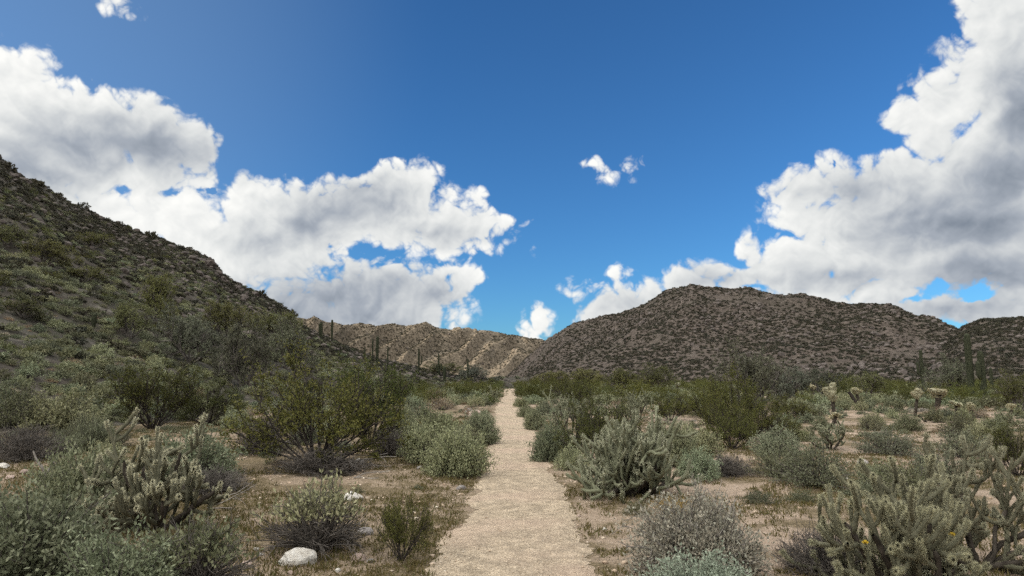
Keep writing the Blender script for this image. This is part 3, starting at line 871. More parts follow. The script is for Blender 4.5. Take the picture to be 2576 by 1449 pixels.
at('dead_shrub', V_twig[0], 810, 1190, 250, 62, 'tangle of dead grey stems round the foot of the big creosote bush', 'dead shrub')
at('dead_shrub', V_twig[1], 660, 1140, 150, 90, 'dark dead brush heaped beside the big creosote bush', 'dead shrub')
at('dead_shrub', V_twig[0], 985, 1150, 120, 70, 'grey dead twigs between the big creosote bush and the trailside brittlebush', 'dead shrub')
at('brittlebush', V_brittle_big[2], 1150, 1196, 170, 115, 'dense round brittlebush bulging onto the hill side edge of the trail', BB, 'round trailside brittlebush')
at('brittlebush', V_brittle[2], 1080, 1165, 160, 100, 'brittlebush with a browned base just inside the round trailside one', BB)
at('brittlebush', V_brittle_big[0], 1200, 1118, 110, 80, 'bright green brittlebush overhanging the trail behind the round trailside one', BB, 'bright trailside brittlebush')
at('brittlebush', V_brittle[3], 1095, 1105, 170, 75, 'wide pale green brittlebush between the big creosote and the bright trailside brittlebush', BB)
at('brittlebush', V_brittle[0], 1010, 1120, 130, 80, 'grey-green brittlebush under the trailing branch of the big creosote bush', BB)
at('rounded_shrub', V_tan[0], 1112, 1030, 82, 32, 'low dried tan shrub like a cushion behind the pale green brittlebush', 'dried shrub', 'tan cushion shrub')
at('rounded_shrub', V_tan[1], 1095, 1003, 70, 24, 'smaller tan cushion shrub standing behind the other tan one', 'dried shrub')
at('brittlebush', V_half[1], 795, 1385, 270, 180, 'brittlebush with leafy top and bare dead grey skirt of twigs by the white boulder', BB, 'half dead brittlebush')
at('creosote_bush', V_creo[2], 1008, 1412, 160, 155, 'small young creosote bush at the edge of the trail gravel', CR, 'young creosote bush')
at('creosote_bush', V_creo[2], 385, 1078, 250, 165, 'dark spreading creosote bush in the shade behind the tangled cholla', CR, 'shaded creosote bush')
at('creosote_bush', V_creo[0], 520, 1066, 190, 110, 'half bare creosote bush between the shaded and the big creosote', CR)
at('brittlebush', V_brittle[1], 150, 1085, 210, 105, 'round pale brittlebush beyond the dead cholla skeleton', BB, 'round pale brittlebush')
at('dead_shrub', V_twig[1], 60, 1158, 190, 85, 'dark heap of dead brush in front of the round pale brittlebush', 'dead shrub')
at('brittlebush', V_burs[0], 40, 1075, 170, 110, 'dull green bursage at the frame edge below the hill', 'shrub')
# --- near, mountain side of the trail
bk, tips = buckhorn(G(411), 22, (6, 90), .42, 5, 3, .0138, 90, seg=.36, skin='cholla_pale', tipf=1.0)
at('buckhorn_cholla', bk, 1585, 1243, 330, 200, 'wide pale green cholla of many upturned joints beside the trail', CH, 'wide trailside cholla')
bk, tips = buckhorn(G(412), 9, (6, 58), .60, 4, 3, .0125, 40, seg=.34, skin='cholla_pale', tipf=.8)
at('buckhorn_cholla', bk, 1440, 1112, 165, 128, 'upright cholla with a dark trunk behind the wide trailside cholla', CH, 'upright cholla')
bk, tips = buckhorn(G(413), 8, (10, 68), .55, 4, 3, .0125, 34, seg=.32, skin='cholla_pale', tipf=.8)
at('buckhorn_cholla', bk, 1590, 1078, 130, 80, 'low brownish cholla between two brittlebushes behind the wide cholla', CH, 'low brownish cholla')
at('brittlebush', V_brittle_big[1], 1700, 1172, 150, 105, 'green brittlebush tucked behind the wide trailside cholla', BB, 'brittlebush behind the wide cholla')
at('brittlebush', V_brittle_big[2], 1392, 1160, 120, 90, 'green brittlebush at the trail edge in front of the upright cholla', BB, 'brittlebush at the upright cholla')
at('brittlebush', V_brittle[2], 1345, 1082, 66, 52, 'low brittlebush hugging the mountain side edge of the trail', BB, 'trail edge brittlebush')
at('brittlebush', V_brittle[3], 1322, 1050, 48, 34, 'rounded small brittlebush next along the trail edge', BB)
at('brittlebush', V_brittle[0], 1308, 1025, 40, 26, 'grey-green brittlebush squeezing the narrowing trail from the mountain side', BB)
at('brittlebush', V_brittle[1], 1500, 1110, 110, 60, 'pale brittlebush between the upright and the wide cholla', BB)
at('dry_shrub', V_dry[0], 1752, 1442, 335, 190, 'large rounded grey-brown shrub of dry twigs near the gravel trail', 'dry shrub', 'grey-brown dry shrub')
V_silver = shrub(G(133), 250, 60, .034, .017, .62, 'silver')
at('brittlebush', V_silver, 1775, 1545, 380, 215, 'pale silvery brittlebush in front of the grey-brown dry shrub', BB, 'silvery brittlebush')
at('dry_shrub', V_twig[0], 2070, 1440, 230, 110, 'sparse grey twiggy shrub at the foot of the spiny cholla thicket', 'dry shrub', 'sparse twiggy shrub')
def big_cholla(seed, **k):
    bk, tips = buckhorn(G(seed), **k)
    return bk, tips
bkA, tipsA = big_cholla(421, n0=15, lean=(6, 84), L0=.48, l1=4, l2=3, r=.0155, spines=240, seg=.38)
oA = at('buckhorn_cholla', bkA, 2265, 1475, 500, 300, 'spiny grey-green cholla thicket with yellow flowers near the bottom edge', CH, 'spiny cholla thicket')
bkB, tipsB = big_cholla(422, n0=12, lean=(4, 70), L0=.56, l1=4, l2=3, r=.0155, spines=240, seg=.34)
oB = at('buckhorn_cholla', bkB, 2455, 1430, 380, 322, 'tallest near cholla with cream tipped joints beside the spiny thicket', CH, 'tall cream tipped cholla')
bkC, tipsC = big_cholla(423, n0=6, lean=(4, 45), L0=.45, l1=3, l2=3, r=.026, spines=300, seg=.30)
at('buckhorn_cholla', bkC, 2400, 1500, 170, 120, 'short young cholla with thick cream joints cut by the bottom edge', CH)
# flowers of the cholla thicket
def flower(parent, pos, s):
    g = G(int(abs(pos[0]) * 1000)); n = 16; a = np.arange(n) * 2.4
    D = norm(np.stack([np.cos(a), np.sin(a), .35 + .5 * (np.arange(n) % 3)], 1))
    V, q = leaves(np.zeros((n, 3)), D, s, s * .55, g)
    o = link('flower', mk_mesh('flower', V, [q], M['flower']), parent); o.location = pos
    o['label'] = 'yellow open flower at the end of a joint'
tp = tipsA[:, -1]; front = tp[np.argsort(tp @ np.array([.2, 0., .3]) + G(3).random(len(tp)))]
rzA = oA.rotation_euler.z
wp = np.stack([tp[:, 0] * math.cos(rzA) - tp[:, 1] * math.sin(rzA), tp[:, 0] * math.sin(rzA) + tp[:, 1] * math.cos(rzA), tp[:, 2]], 1)
for want in ((-.30, -.25, .30), (.28, -.3, .32)):
    i = int(np.argmin(((wp - np.array(want)) ** 2).sum(1)))
    flower(oA, tuple(tp[i]), .026)
# golden grass tuft
def tuft(g, n, h, spread, wd, mat):
    a = g.random(n) * 6.28; th = np.radians(70 * g.random(n) ** .7)
    D = np.stack([np.sin(th) * np.cos(a), np.sin(th) * np.sin(a), np.cos(th)], 1)
    c = np.stack([g.normal(size=n) * spread, g.normal(size=n) * spread, np.zeros(n)], 1)
    V, q = leaves(c, D, h * (.5 + .6 * g.random(n)), wd, g)
    return {'blades': mk_mesh('grass_blades', V, [q], mat)}
at('grass_tuft', tuft(G(5), 220, 1., .35, .03, M['grass']), 1690, 1290, 130, 50, 'dry golden grass tuft between the wide cholla and the grey-brown dry shrub', 'grass tuft', 'golden grass tuft')
# --- middle distance, mountain side
for i, (bx, by, w, h, lab, ref) in enumerate([
    (1690, 1058, 120, 75, 'olive creosote bush beyond the bare sandy strip by the low brownish cholla', 'olive creosote at the sandy strip'),
    (1765, 1050, 110, 70, 'second olive creosote bush just past the first one at the sandy strip', None),
    (1815, 1108, 110, 108, 'vase shaped creosote bush on dark bare stems in the open sand', 'vase shaped creosote'),
    (1925, 1112, 170, 105, 'dense dark olive creosote bush next to the vase shaped one', 'dense dark creosote'),
    (1440, 1012, 130, 55, 'olive creosote bush right behind the top of the upright cholla', 'creosote behind the upright cholla'),
    (1400, 985, 90, 42, 'dark olive creosote bush near the vanishing end of the trail', 'creosote at the trail end'),
    (1990, 1055, 120, 60, 'low creosote bush under the grey ironwood tree', None),
    (2560, 1200, 150, 130, 'dull olive creosote bush behind the tall cream tipped cholla', 'creosote at the frame edge'),
    (1225, 985, 60, 30, 'little creosote bush on the hill side of the trail end', None)]):
    at('creosote_bush', V_creo[i % 3] if by > 1040 else V_creo_far[i % 3], bx, by, w, h, lab, CR, ref)
at('brittlebush', V_burs[1], 2050, 1222, 230, 105, 'broad grey-green bursage in the sand before the dense dark creosote', 'bursage', 'broad bursage in the sand')
at('brittlebush', V_burs[2], 1960, 1200, 150, 75, 'smaller bursage leaning on the broad one in the sand', 'bursage')
at('dead_shrub', V_twig[1], 1830, 1195, 150, 48, 'flat dark dead brush beside the broad bursage', 'dead shrub')
at('bursage', V_burs[3], 2235, 1145, 160, 66, 'rounded dull green bursage with a dark base on bare sand', 'bursage', 'rounded bursage on bare sand')
at('bursage', V_burs[0], 2290, 1245, 240, 80, 'long low bursage right behind the spiny cholla thicket', 'bursage', 'bursage behind the spiny thicket')
at('bursage', V_burs[1], 2420, 1150, 160, 70, 'grey bursage on the flat between the twin saguaros and the cream tipped cholla', 'bursage')
at('buckhorn_cholla', V_buck[0], 2090, 1130, 130, 75, 'low green cholla sprawling beside the rounded bursage', CH, 'sprawling green cholla')
at('buckhorn_cholla', V_buck[1], 1238, 1015, 52, 46, 'small cholla at the hill side edge of the far trail', CH, 'small far cholla')
at('buckhorn_cholla', V_buck[2], 1400, 1040, 60, 40, 'small pale cholla between the trail edge and the upright cholla', CH)
at('buckhorn_cholla', V_buck[0], 1870, 1025, 60, 46, 'pale cholla standing clear in front of the grey ironwood tree', CH)
# teddy bear chollas: dark trunks under pale crowns
for i, (bx, by, w, h, lab) in enumerate([
    (2103, 1066, 46, 92, 'tall teddy bear cholla with cream crown on a long dark trunk'),
    (2166, 1022, 36, 42, 'compact teddy bear cholla of three dark stems with white crown'),
    (2130, 1010, 26, 26, 'small teddy bear cholla half hidden behind the leaning dead stick'),
    (2052, 1002, 22, 32, 'little teddy bear cholla with a thin pale top near the ironwood tree'),
    (2095, 1075, 40, 34, 'stubby pale cholla growing against the foot of the tall one'),
    (2302, 1048, 34, 64, 'slim teddy bear cholla in front of the armed saguaro'),
    (2348, 1046, 66, 62, 'widest teddy bear cholla with a many headed white crown'),
    (2318, 1018, 36, 34, 'teddy bear cholla peeping over the slim one'),
    (2406, 1046, 40, 34, 'low teddy bear cholla in front of the twin saguaros'),
    (2455, 1066, 30, 48, 'teddy bear cholla on a dark stalk below the twin saguaros'),
    (2540, 1060, 34, 40, 'teddy bear cholla at the frame edge past the twin saguaros'),
    (1862, 1003, 24, 26, 'small cream topped cholla at the near side of the grey ironwood'),
    (2003, 1012, 22, 24, 'tiny cream topped cholla under the far side of the grey ironwood'),
    (1700, 985, 22, 20, 'tiny pale headed cholla before the yellow-green palo verde')]):
    at('teddy_bear_cholla', V_teddy[i % 4], bx, by, w, h * 1.1, lab, CH, 'tall teddy bear cholla' if i == 0 else ('widest teddy bear cholla' if i == 6 else None), 'teddy bear chollas on the flat')
# leaning dead stick
def stick(g, n=1, L=1., r=.03, mat='darkstem', lean=.4):
    P = grow(np.zeros((n, 3)), norm(np.array([[-lean, 0, 1.]]) + .0 * g.normal(size=(n, 3))), np.full(n, L), 8, .03, 0, g)
    V, q = tubes(P, np.broadcast_to(np.linspace(r, r * .8, 8), (n, 8)), 6)
    return {'trunk': mk_mesh('dead_stick', V, [q], M[mat])}
def stick_at(bx, by, h, lab, lean, r=.05):
    p = hit(bx, by); put('dead_stick', stick(G(7), 1, 1., r, 'darkstem', lean), p, h * px_m(p), 0, lab, 'dead cholla', None, None, .2)
stick_at(2160, 1022, 42, 'bare black cholla stump leaning towards the hill among teddy bear chollas', .55, .11)
stick_at(2330, 1062, 24, 'short leaning black stump beside the slim teddy bear cholla', 1.0, .13)
# saguaros
def sag(bx, by, h, w, arms, lab, ref=None, group=None, p=None):
    p = hit(bx, by) if p is None else p
    k = px_m(p); w = w * .82; hh, rr = h * k, w * k / 2
    if 780 < bx < 1200:                      # stands on the hill just this side of its crest
        d = ray(bx, by - h); a_ = math.degrees(math.atan2(d[0], d[1])); r_ = float(np.interp(a_, h_az, h_R)) * (.93 if h > 30 else .88)
        x_, y_ = r_ * math.sin(math.radians(a_)), r_ * math.cos(math.radians(a_))
        p = on_ground(x_, y_); k = px_m(p)
        hh = max(CAM_H + d[2] / math.hypot(d[0], d[1]) * r_ - p[2], h * k * .8); rr = w * k / 2
    SAG_SKIN[0] = 'saguaro_shaded'
    parts = saguaro_parts(hh, rr, [(z * hh, s, o * hh, l * hh, ra * rr) for z, s, o, l, ra in arms])
    o = put('saguaro', parts, p, 1.0, rng.random() * .3, lab, 'saguaro', group, ref, .5)
    return o
sag(2447, 1016, 177, 17, [], 'tallest saguaro on the flat, a smooth single column', 'tallest saguaro')
sag(2477, 1016, 133, 17, [(.48, -1, .085, .26, .72)], 'stout saguaro with one short raised arm touching the tallest one', 'stout saguaro')
sag(2324, 992, 112, 9, [(.33, 1, .075, .22, .75), (.42, -1, .10, .22, .7)], 'slender saguaro with two upright arms before the mountain', 'armed saguaro')
sag(2497, 985, 60, 8, [], 'short saguaro partly hidden behind the stout one', None)
GS = 'saguaros on the skyline of the hill'
for (bx, by, h, w, arms, lab) in [
    (235, 822, 34, 12, [], 'stubby barrel-like young saguaro low on the scrubby hillside'),
    (805, 899, 47, 10, [], 'pale stout saguaro on the slope above the big creosote bush'),
    (810, 862, 50, 5, [], 'thin dark saguaro beside the tallest one on the hill crest'),
    (836, 866, 62, 6, [], 'tallest thin saguaro standing against the cloud on the hill crest'),
    (938, 906, 54, 4, [], 'needle thin saguaro beside the bold dark one on the slope'),
    (950, 908, 62, 8, [], 'bold dark saguaro halfway down the descending skyline'),
    (976, 902, 28, 4, [], 'short thin saguaro just downhill of the bold dark one'),
    (1054, 916, 40, 5, [(.3, 1, .12, .3, .7)], 'saguaro with one low arm against the sunlit spur'),
    (1104, 932, 42, 5, [(.35, 1, .10, .2, .9), (.3, -1, .09, .2, .8)], 'saguaro with two thick arms near the foot of the hill'),
    (1118, 952, 30, 9, [], 'short fat dark saguaro at the foot of the hill'),
    (1177, 925, 22, 4, [], 'tiny saguaro showing above the grey bush by the trail end'),
    (918, 892, 18, 4, [], 'tiny dark saguaro uphill of the needle thin one'),
    (1538, 960, 38, 5, [], 'thin saguaro in front of the yellow-green palo verde on the flat'),
    (1717, 968, 22, 6, [], 'small saguaro at the foot of the mountain past the palo verde'),
    (1445, 958, 20, 4, [], 'faint little saguaro at the foot of the mountain near the trail end'),
    (1362, 958, 22, 4, [], 'faint slim saguaro between the trail end and the mountain foot'),
    (2530, 985, 26, 6, [], 'small saguaro at the edge beyond the stout one'),
    (2240, 985, 22, 4, [], 'small saguaro before the mountain between ironwood and armed saguaro')]:
    sag(bx, by, h, w, arms, lab, {235: 'young hillside saguaro', 950: 'bold dark saguaro', 1118: 'short fat saguaro', 836: 'tallest crest saguaro'}.get(bx))
# trees and big bushes
for i, (name, var, bx, by, w, h, lab, cat_, ref) in enumerate([
    ('ironwood_tree', V_iron[0], 1915, 1012, 205, 148, 'big rounded grey-green ironwood tree on the flat before the mountain', 'tree', 'big ironwood tree'),
    ('ironwood_tree', V_iron[1], 1985, 1016, 120, 90, 'darker ironwood tree growing into the side of the big one', 'tree', None),
    ('palo_verde_tree', V_palo[0], 1650, 990, 110, 72, 'yellow-green palo verde with a domed crown at the mountain foot', 'tree', 'domed palo verde'),
    ('palo_verde_tree', V_palo[1], 1570, 988, 95, 60, 'flatter palo verde joined to the domed one', 'tree', None),
    ('palo_verde_tree', V_palo[2], 2180, 1000, 110, 62, 'bright yellow-green palo verde behind the compact teddy bear cholla', 'tree', 'bright palo verde'),
    ('ironwood_tree', V_iron[2], 2075, 998, 120, 72, 'dusky grey ironwood between the big ironwood and the bright palo verde', 'tree', None),
    ('ironwood_tree', V_iron[0], 2385, 1003, 125, 108, 'dark grey ironwood tree on the mountain foot side of the twin saguaros', 'tree', 'dark ironwood at the saguaros'),
    ('palo_verde_tree', V_palo[0], 2562, 1040, 110, 105, 'olive palo verde cut by the frame edge past the saguaros', 'tree', None),
    ('palo_verde_tree', V_palo[1], 1480, 985, 120, 56, 'dark olive palo verde between trail end and domed palo verde', 'tree', None),
    ('palo_verde_tree', V_palo[2], 1390, 968, 90, 34, 'low palo verde in the haze of scrub at the trail end', 'tree', None),
    ('ironwood_tree', V_iron[1], 1190, 962, 110, 44, 'grey ironwood bush where the hill meets the trail end', 'tree', 'grey ironwood at the trail end'),
    ('palo_verde_tree', V_palo[0], 1110, 948, 110, 36, 'olive palo verde at the foot of the hill under the armed saguaros', 'tree', None),
    ('ironwood_tree', V_iron[0], 480, 912, 170, 140, 'grey-green ironwood on bare grey limbs partway up the hill', 'tree', 'hillside ironwood on bare limbs'),
    ('ironwood_tree', V_iron[2], 615, 975, 175, 160, 'broad smoky grey ironwood below the one on bare limbs', 'tree', 'broad smoky ironwood'),
    ('ironwood_tree', V_iron[1], 720, 930, 150, 130, 'loose ironwood between the broad smoky one and the big creosote', 'tree', None),
    ('palo_verde_tree', V_palo[1], 382, 806, 125, 112, 'olive palo verde leaning on the hillside above the ironwood on bare limbs', 'tree', 'hillside palo verde'),
    ('palo_verde_tree', V_palo[2], 570, 850, 130, 90, 'olive palo verde uphill of the broad smoky ironwood', 'tree', None),
    ('palo_verde_tree', V_palo[0], 690, 860, 130, 80, 'olive palo verde near the hill crest above the pale stout saguaro', 'tree', None),
    ('palo_verde_tree', V_palo[2], 330, 850, 110, 90, 'dull palo verde downhill of the leaning hillside palo verde', 'tree', None),
    ('palo_verde_tree', V_palo[1], 110, 665, 140, 62, 'dark palo verde high on the hillside at the frame side', 'tree', 'high dark palo verde'),
    ('palo_verde_tree', V_palo[0], 25, 620, 110, 56, 'shadowy palo verde at the frame edge high on the hill', 'tree', None),
    ('palo_verde_tree', V_palo[2], 235, 625, 90, 40, 'small palo verde near the upper skyline of the hill', 'tree', None),
    ('palo_verde_tree', V_palo[0], 210, 712, 110, 42, 'low palo verde below the high dark one', 'tree', None),
    ('palo_verde_tree', V_palo[1], 55, 800, 120, 46, 'wide olive bushy palo verde low on the hill by the frame edge', 'tree', None)]):
    at(name, var, bx, by, w, h, lab, cat_, ref)
# pale bare tree in front of the ironwood
_tw = twig_dome(G(77), 60, 'dry', 0, squash=1.0); _tw['stems'].materials[0] = M['twig']
at('bare_tree', _tw, 1958, 1005, 90, 75, 'pale leafless shrub in front of the big ironwood tree', 'dead shrub')
# dark bushes on the skyline of the hill
V_scrub = [woody(G(340 + i), 8, (10, 70), .6, [(5, .3, 20, 60, .34), (3, .3, 25, 65, .18)], 6, .085, .05, 'bursage', 'darkstem', .02, .04) for i in range(3)]
M['scrub'] = leaf_mat('mountain_scrub_leaf', [(.042, .042, .030), (.064, .061, .045), (.095, .087, .066)], .2)
V_mscrub = [shrub(G(350 + i), 26, 9, .20, .12, .62, 'scrub') for i in range(3)]
skyline_scrub = []
for i, (bx, by, w, h) in enumerate([(22, 432, 40, 26), (92, 468, 40, 18), (150, 498, 26, 14), (208, 524, 34, 16), (268, 556, 22, 9), (378, 600, 40, 20), (300, 566, 22, 10), (450, 626, 26, 10), (655, 745, 30, 16), (735, 800, 34, 22), (700, 776, 26, 14)]):
    o = at('dark_scrub', V_mscrub[i % 3], bx, by, w, h, 'dark scrub bush silhouetted on the rocky skyline of the hill', 'shrub', None, 'dark scrub bushes on the hill skyline')
    skyline_scrub.append(o)

# --- stones
V_rock = [rock_mesh(G(500 + i), M['quartz'], (1, .75, .62)) for i in range(2)]
V_grock = [rock_mesh(G(510 + i), M['granite'], (1, .8, .65)) for i in range(3)]
V_prock = [rock_mesh(G(520 + i), M['pinkrock'], (1, .85, .6)) for i in range(3)]
V_crag = [rock_mesh(G(530 + i), M['crag'], (1, .85, .75), .3) for i in range(4)]
rocks_near = []
def stone(me, bx, by, w, lab, ref=None, group=None, z=1.0, rz=None):
    p = hit(bx, by); s = w * px_m(p)
    o = link('rock', me); o.location = p - np.array([0, 0, .05 * s]); o.scale = (s, s, s * z); o.rotation_euler = (0, 0, rng.random() * 6.28 if rz is None else rz)
    tag(o, lab, 'rock', group); placed.append((p[0], p[1], s * .5, ref)); rocks_near.append(o)
    return o
stone(V_rock[0], 752, 1420, 95, 'largest white boulder lying in low weeds below the half dead brittlebush', 'white boulder', None, 1.0, 0.2)
stone(V_rock[1], 888, 1258, 50, 'white rock behind the leafy top of the half dead brittlebush', 'smaller white rock', None, 1.1, .4)
for (m_, bx, by, w, lab) in [
    (V_grock[0], 918, 1345, 42, 'grey rock under the twigs between half dead brittlebush and young creosote'),
    (V_prock[0], 902, 1412, 42, 'flat pinkish rock near the young creosote bush'),
    (V_grock[1], 932, 1414, 24, 'small grey rock touching the flat pinkish one'),
    (V_grock[2], 1160, 1232, 26, 'lone grey rock in the weeds by the gravel edge'),
    (V_prock[1], 1082, 1208, 16, 'little pale rock between the big creosote and the trail'),
    (V_grock[0], 1056, 1180, 20, 'pale rock at the foot of the browned brittlebush'),
    (V_rock[1], 905, 1165, 30, 'white stone among fallen creosote branches'),
    (V_rock[0], 645, 1385, 18, 'small white stone uphill of the largest boulder'),
    (V_rock[1], 655, 1398, 16, 'rounded white stone beside another small white one'),
    (V_prock[2], 730, 1446, 26, 'pinkish stone just below the largest white boulder'),
    (V_prock[1], 620, 1425, 40, 'low tan rock on the frame side of the largest white boulder'),
    (V_rock[0], 850, 1440, 20, 'white stone in the pebbles below the flat pinkish rock'),
    (V_prock[0], 1195, 1048, 46, 'pinkish rock jutting at the trail edge behind the bright brittlebush'),
    (V_grock[1], 1182, 1040, 36, 'grey rock resting behind the pinkish trailside rock'),
    (V_rock[0], 1205, 1112, 26, 'white rock under the bright trailside brittlebush'),
    (V_grock[2], 2172, 1170, 36, 'lone grey rock on the open sand behind the thicket'),
    (V_rock[1], 2130, 1205, 14, 'small pale stone on the open sand near the lone grey rock'),
    (V_rock[0], 8, 1178, 34, 'pale rock at the frame edge in the stony clearing'),
    (V_prock[2], 60, 1192, 30, 'tan rock in the stony clearing by the dead cholla skeleton'),
    (V_prock[1], 25, 1205, 28, 'flat tan rock lowest in the stony clearing'),
    (V_rock[1], 1520, 1335, 16, 'pale stone in the gravelly weeds between trail and dry shrub'),
    (V_prock[0], 1455, 1300, 14, 'pinkish stone on the mountain side verge of the trail')]:
    stone(m_, bx, by, w, lab)
crag_obs = []
for i, (bx, by, w, z) in enumerate([(528, 668, 34, .9), (505, 660, 30, .9), (548, 690, 26, 1.0), (485, 650, 24, .8), (560, 706, 22, 1.0), (572, 712, 18, .9), (60, 455, 26, .8), (35, 445, 24, .9), (465, 640, 26, .7), (640, 742, 22, .9), (600, 725, 20, .8), (430, 622, 24, .7), (500, 690, 26, .8), (455, 665, 24, .8), (615, 748, 24, .8), (520, 700, 20, .8)]):
    crag_obs.append(stone(V_crag[i % 4], bx, by, w, 'rough brown outcrop rock on the broken crest of the hill', None, 'outcrop rocks along the hill crest', z))
rocks_near = rocks_near[:-16]
# fallen branches below the big creosote bush
def fallen(bx, by, w, lab, seed):
    g = G(seed); p = hit(bx, by); L = w * px_m(p)
    P = grow(np.array([[0, 0, .03], [0, .02, .03]]), np.array([[1., .1, .12], [1, -.25, .05]]), np.array([1., .7]), 12, .12, -.012, g); P[..., 2] = np.maximum(P[..., 2], .012)
    bs, ds = spawn(P, 3, .3, 20, 55, g); Q = grow(bs, ds, .3, 7, .14, -.03, g); Q[..., 2] = np.maximum(Q[..., 2], .01)
    V, F = cat([tubes(P, np.broadcast_to(np.linspace(.018, .007, 12), P.shape[:2]), 5), tubes(Q, np.broadcast_to(np.linspace(.009, .004, 7), Q.shape[:2]), 4)])
    put('fallen_branch', {'branch': mk_mesh('fallen_branch', V, F, M['twig'])}, p, L, g.normal() * .25, lab, 'branch', None, None, L * .3)
fallen(850, 1178, 150, 'long bleached branch lying below the big creosote bush', 31)
fallen(700, 1180, 120, 'grey fallen branch on the hill side of the big creosote stems', 32)
fallen(890, 1205, 90, 'small forked bleached twig on the weeds below the long branch', 33)
fallen(520, 1285, 130, 'weathered branch on the ground beside the tangled cholla', 34)
fallen(560, 1255, 90, 'broken twig lying above the weathered branch', 35)

# ------------------------------------------------------------------ shrubs that fill the flat and the lower slope
CLEAR = [(1880,1300,300,105),(1730,1085,150,20),(2200,1170,190,34),(860,1300,330,130),(1000,1195,150,45),(30,1190,90,45),(1560,1330,190,110),(1100,1330,130,120),(1560,1420,200,80),(2330,1115,60,14)]
def clear(x, y, z):
    u, v = to_px(x, y, z)
    return any(((u - a) / c) ** 2 + ((v - b_) / d) ** 2 < 1 for a, b_, c, d in CLEAR)
refs = [(x, y, r_) for x, y, r, r_ in placed if r_]
SPEC = {'brittlebush': ('grey-green brittlebush', BB), 'bursage': ('dull green bursage', 'bursage'), 'creosote_bush': ('olive creosote bush', CR), 'dry_shrub': ('dried tan shrub', 'dry shrub')}
auto = []
g = G(900)
cand = 0
while len(auto) < 300 and cand < 26000:
    cand += 1
    a = R(-40 + 80 * g.random()); r = 8 + 50 * g.random() ** .70
    x, y = r * math.sin(a), r * math.cos(a); z = float(H(x, y))
    u, v = to_px(x, y, z)
    if not (-60 < u < 2640 and v < 1470): continue
    k = g.random()
    kind = 'brittlebush' if k < .46 else 'bursage' if k < .82 else 'creosote_bush' if k < (.94 if x > 0 else .89) else 'dry_shrub'
    low = x > 3 and 1640 < u and 975 < v < 1085          # the open flat where the teddy bear chollas stand
    if low and kind == 'creosote_bush': kind = 'bursage'
    w = {'brittlebush': .55 + .55 * g.random(), 'bursage': .6 + .6 * g.random(), 'creosote_bush': 1.2 + 1.0 * g.random(), 'dry_shrub': .5 + .4 * g.random()}[kind]
    if low: w = .55 + .4 * g.random()
    if abs(x - trail_x(y)) < trail_half(y) + w * .42: continue
    if clear(x, y, z): continue
    lim = .33 if z > .8 else .38
    if any((x - q[0]) ** 2 + (y - q[1]) ** 2 < (lim * w + q[2] * .72) ** 2 for q in placed): continue
    far = r > 26
    L_ = {'brittlebush': V_brittle_far if far else V_brittle, 'bursage': V_burs_far if far else V_burs, 'creosote_bush': V_creo_far if r > 20 else V_creo, 'dry_shrub': V_tan if far else V_dry + V_tan}[kind]
    auto.append((kind, L_[int(g.integers(len(L_)))], x, y, z, w, r))
    placed.append((x, y, w * .5, None))
def relation(x, y, k=0):
    ds = sorted(refs, key=lambda q: (q[0] - x) ** 2 + (q[1] - y) ** 2)[k]
    dx, dy = x - ds[0], y - ds[1]; d = math.hypot(dx, dy)
    far = 'right' if False else ('close ' if d < 2.5 else '' if d < 6 else 'well ')
    if abs(dy) > abs(dx) * 1.2: rel = ('behind' if dy > 0 else 'in front of')
    else: rel = ('to the mountain side of' if dx > 0 else 'to the hill side of')
    return far, rel, ds[2]
info = []
for kind, var, x, y, z, w, r in auto:
    sp, cat_ = SPEC[kind]
    far, rel, ref = relation(x, y)
    big = {'creosote_bush': 1.7, 'dry_shrub': .7}.get(kind, .85)
    size = 'larger' if w > big else 'small'
    info.append([f'{size} {sp} {far}{rel} the {ref}', kind, var, x, y, z, w, r])
cnt = {}
for it in info: cnt[it[0]] = cnt.get(it[0], 0) + 1
for it in info:                                     # name a second neighbour where one is not enough
    if cnt[it[0]] > 1:
        _, rel2, ref2 = relation(it[3], it[4], 1)
        t = it[0] + f' and {rel2} the {ref2}'
        if len(t.replace('-', ' ').split()) <= 18 and len(t.split()) <= 16: it[0] = t
cnt = {}
for it in info: cnt[it[0]] = cnt.get(it[0], 0) + 1
first_of = {}
for lab, kind, var, x, y, z, w, r in info:
    zz, ww = size_of(var)
    hh = w * {'creosote_bush': .78, 'dry_shrub': .55}.get(kind, .62) * (.85 + .3 * g.random())
    grp = {'brittlebush': 'brittlebushes', 'bursage': 'bursages', 'creosote_bush': 'creosote bushes', 'dry_shrub': 'dried shrubs'}[kind] + ' scattered over the valley and lower slope'
    o = put(kind, var, (x, y, z - .02), (w / ww, w / ww, hh / zz), g.random() * 6.28, lab, SPEC[kind][1], grp, None, w * .5)
    for ch in o.children:
        if ch.name.startswith('foliage'): first_of.setdefault((kind, r > 26, ch.data.name), ch)

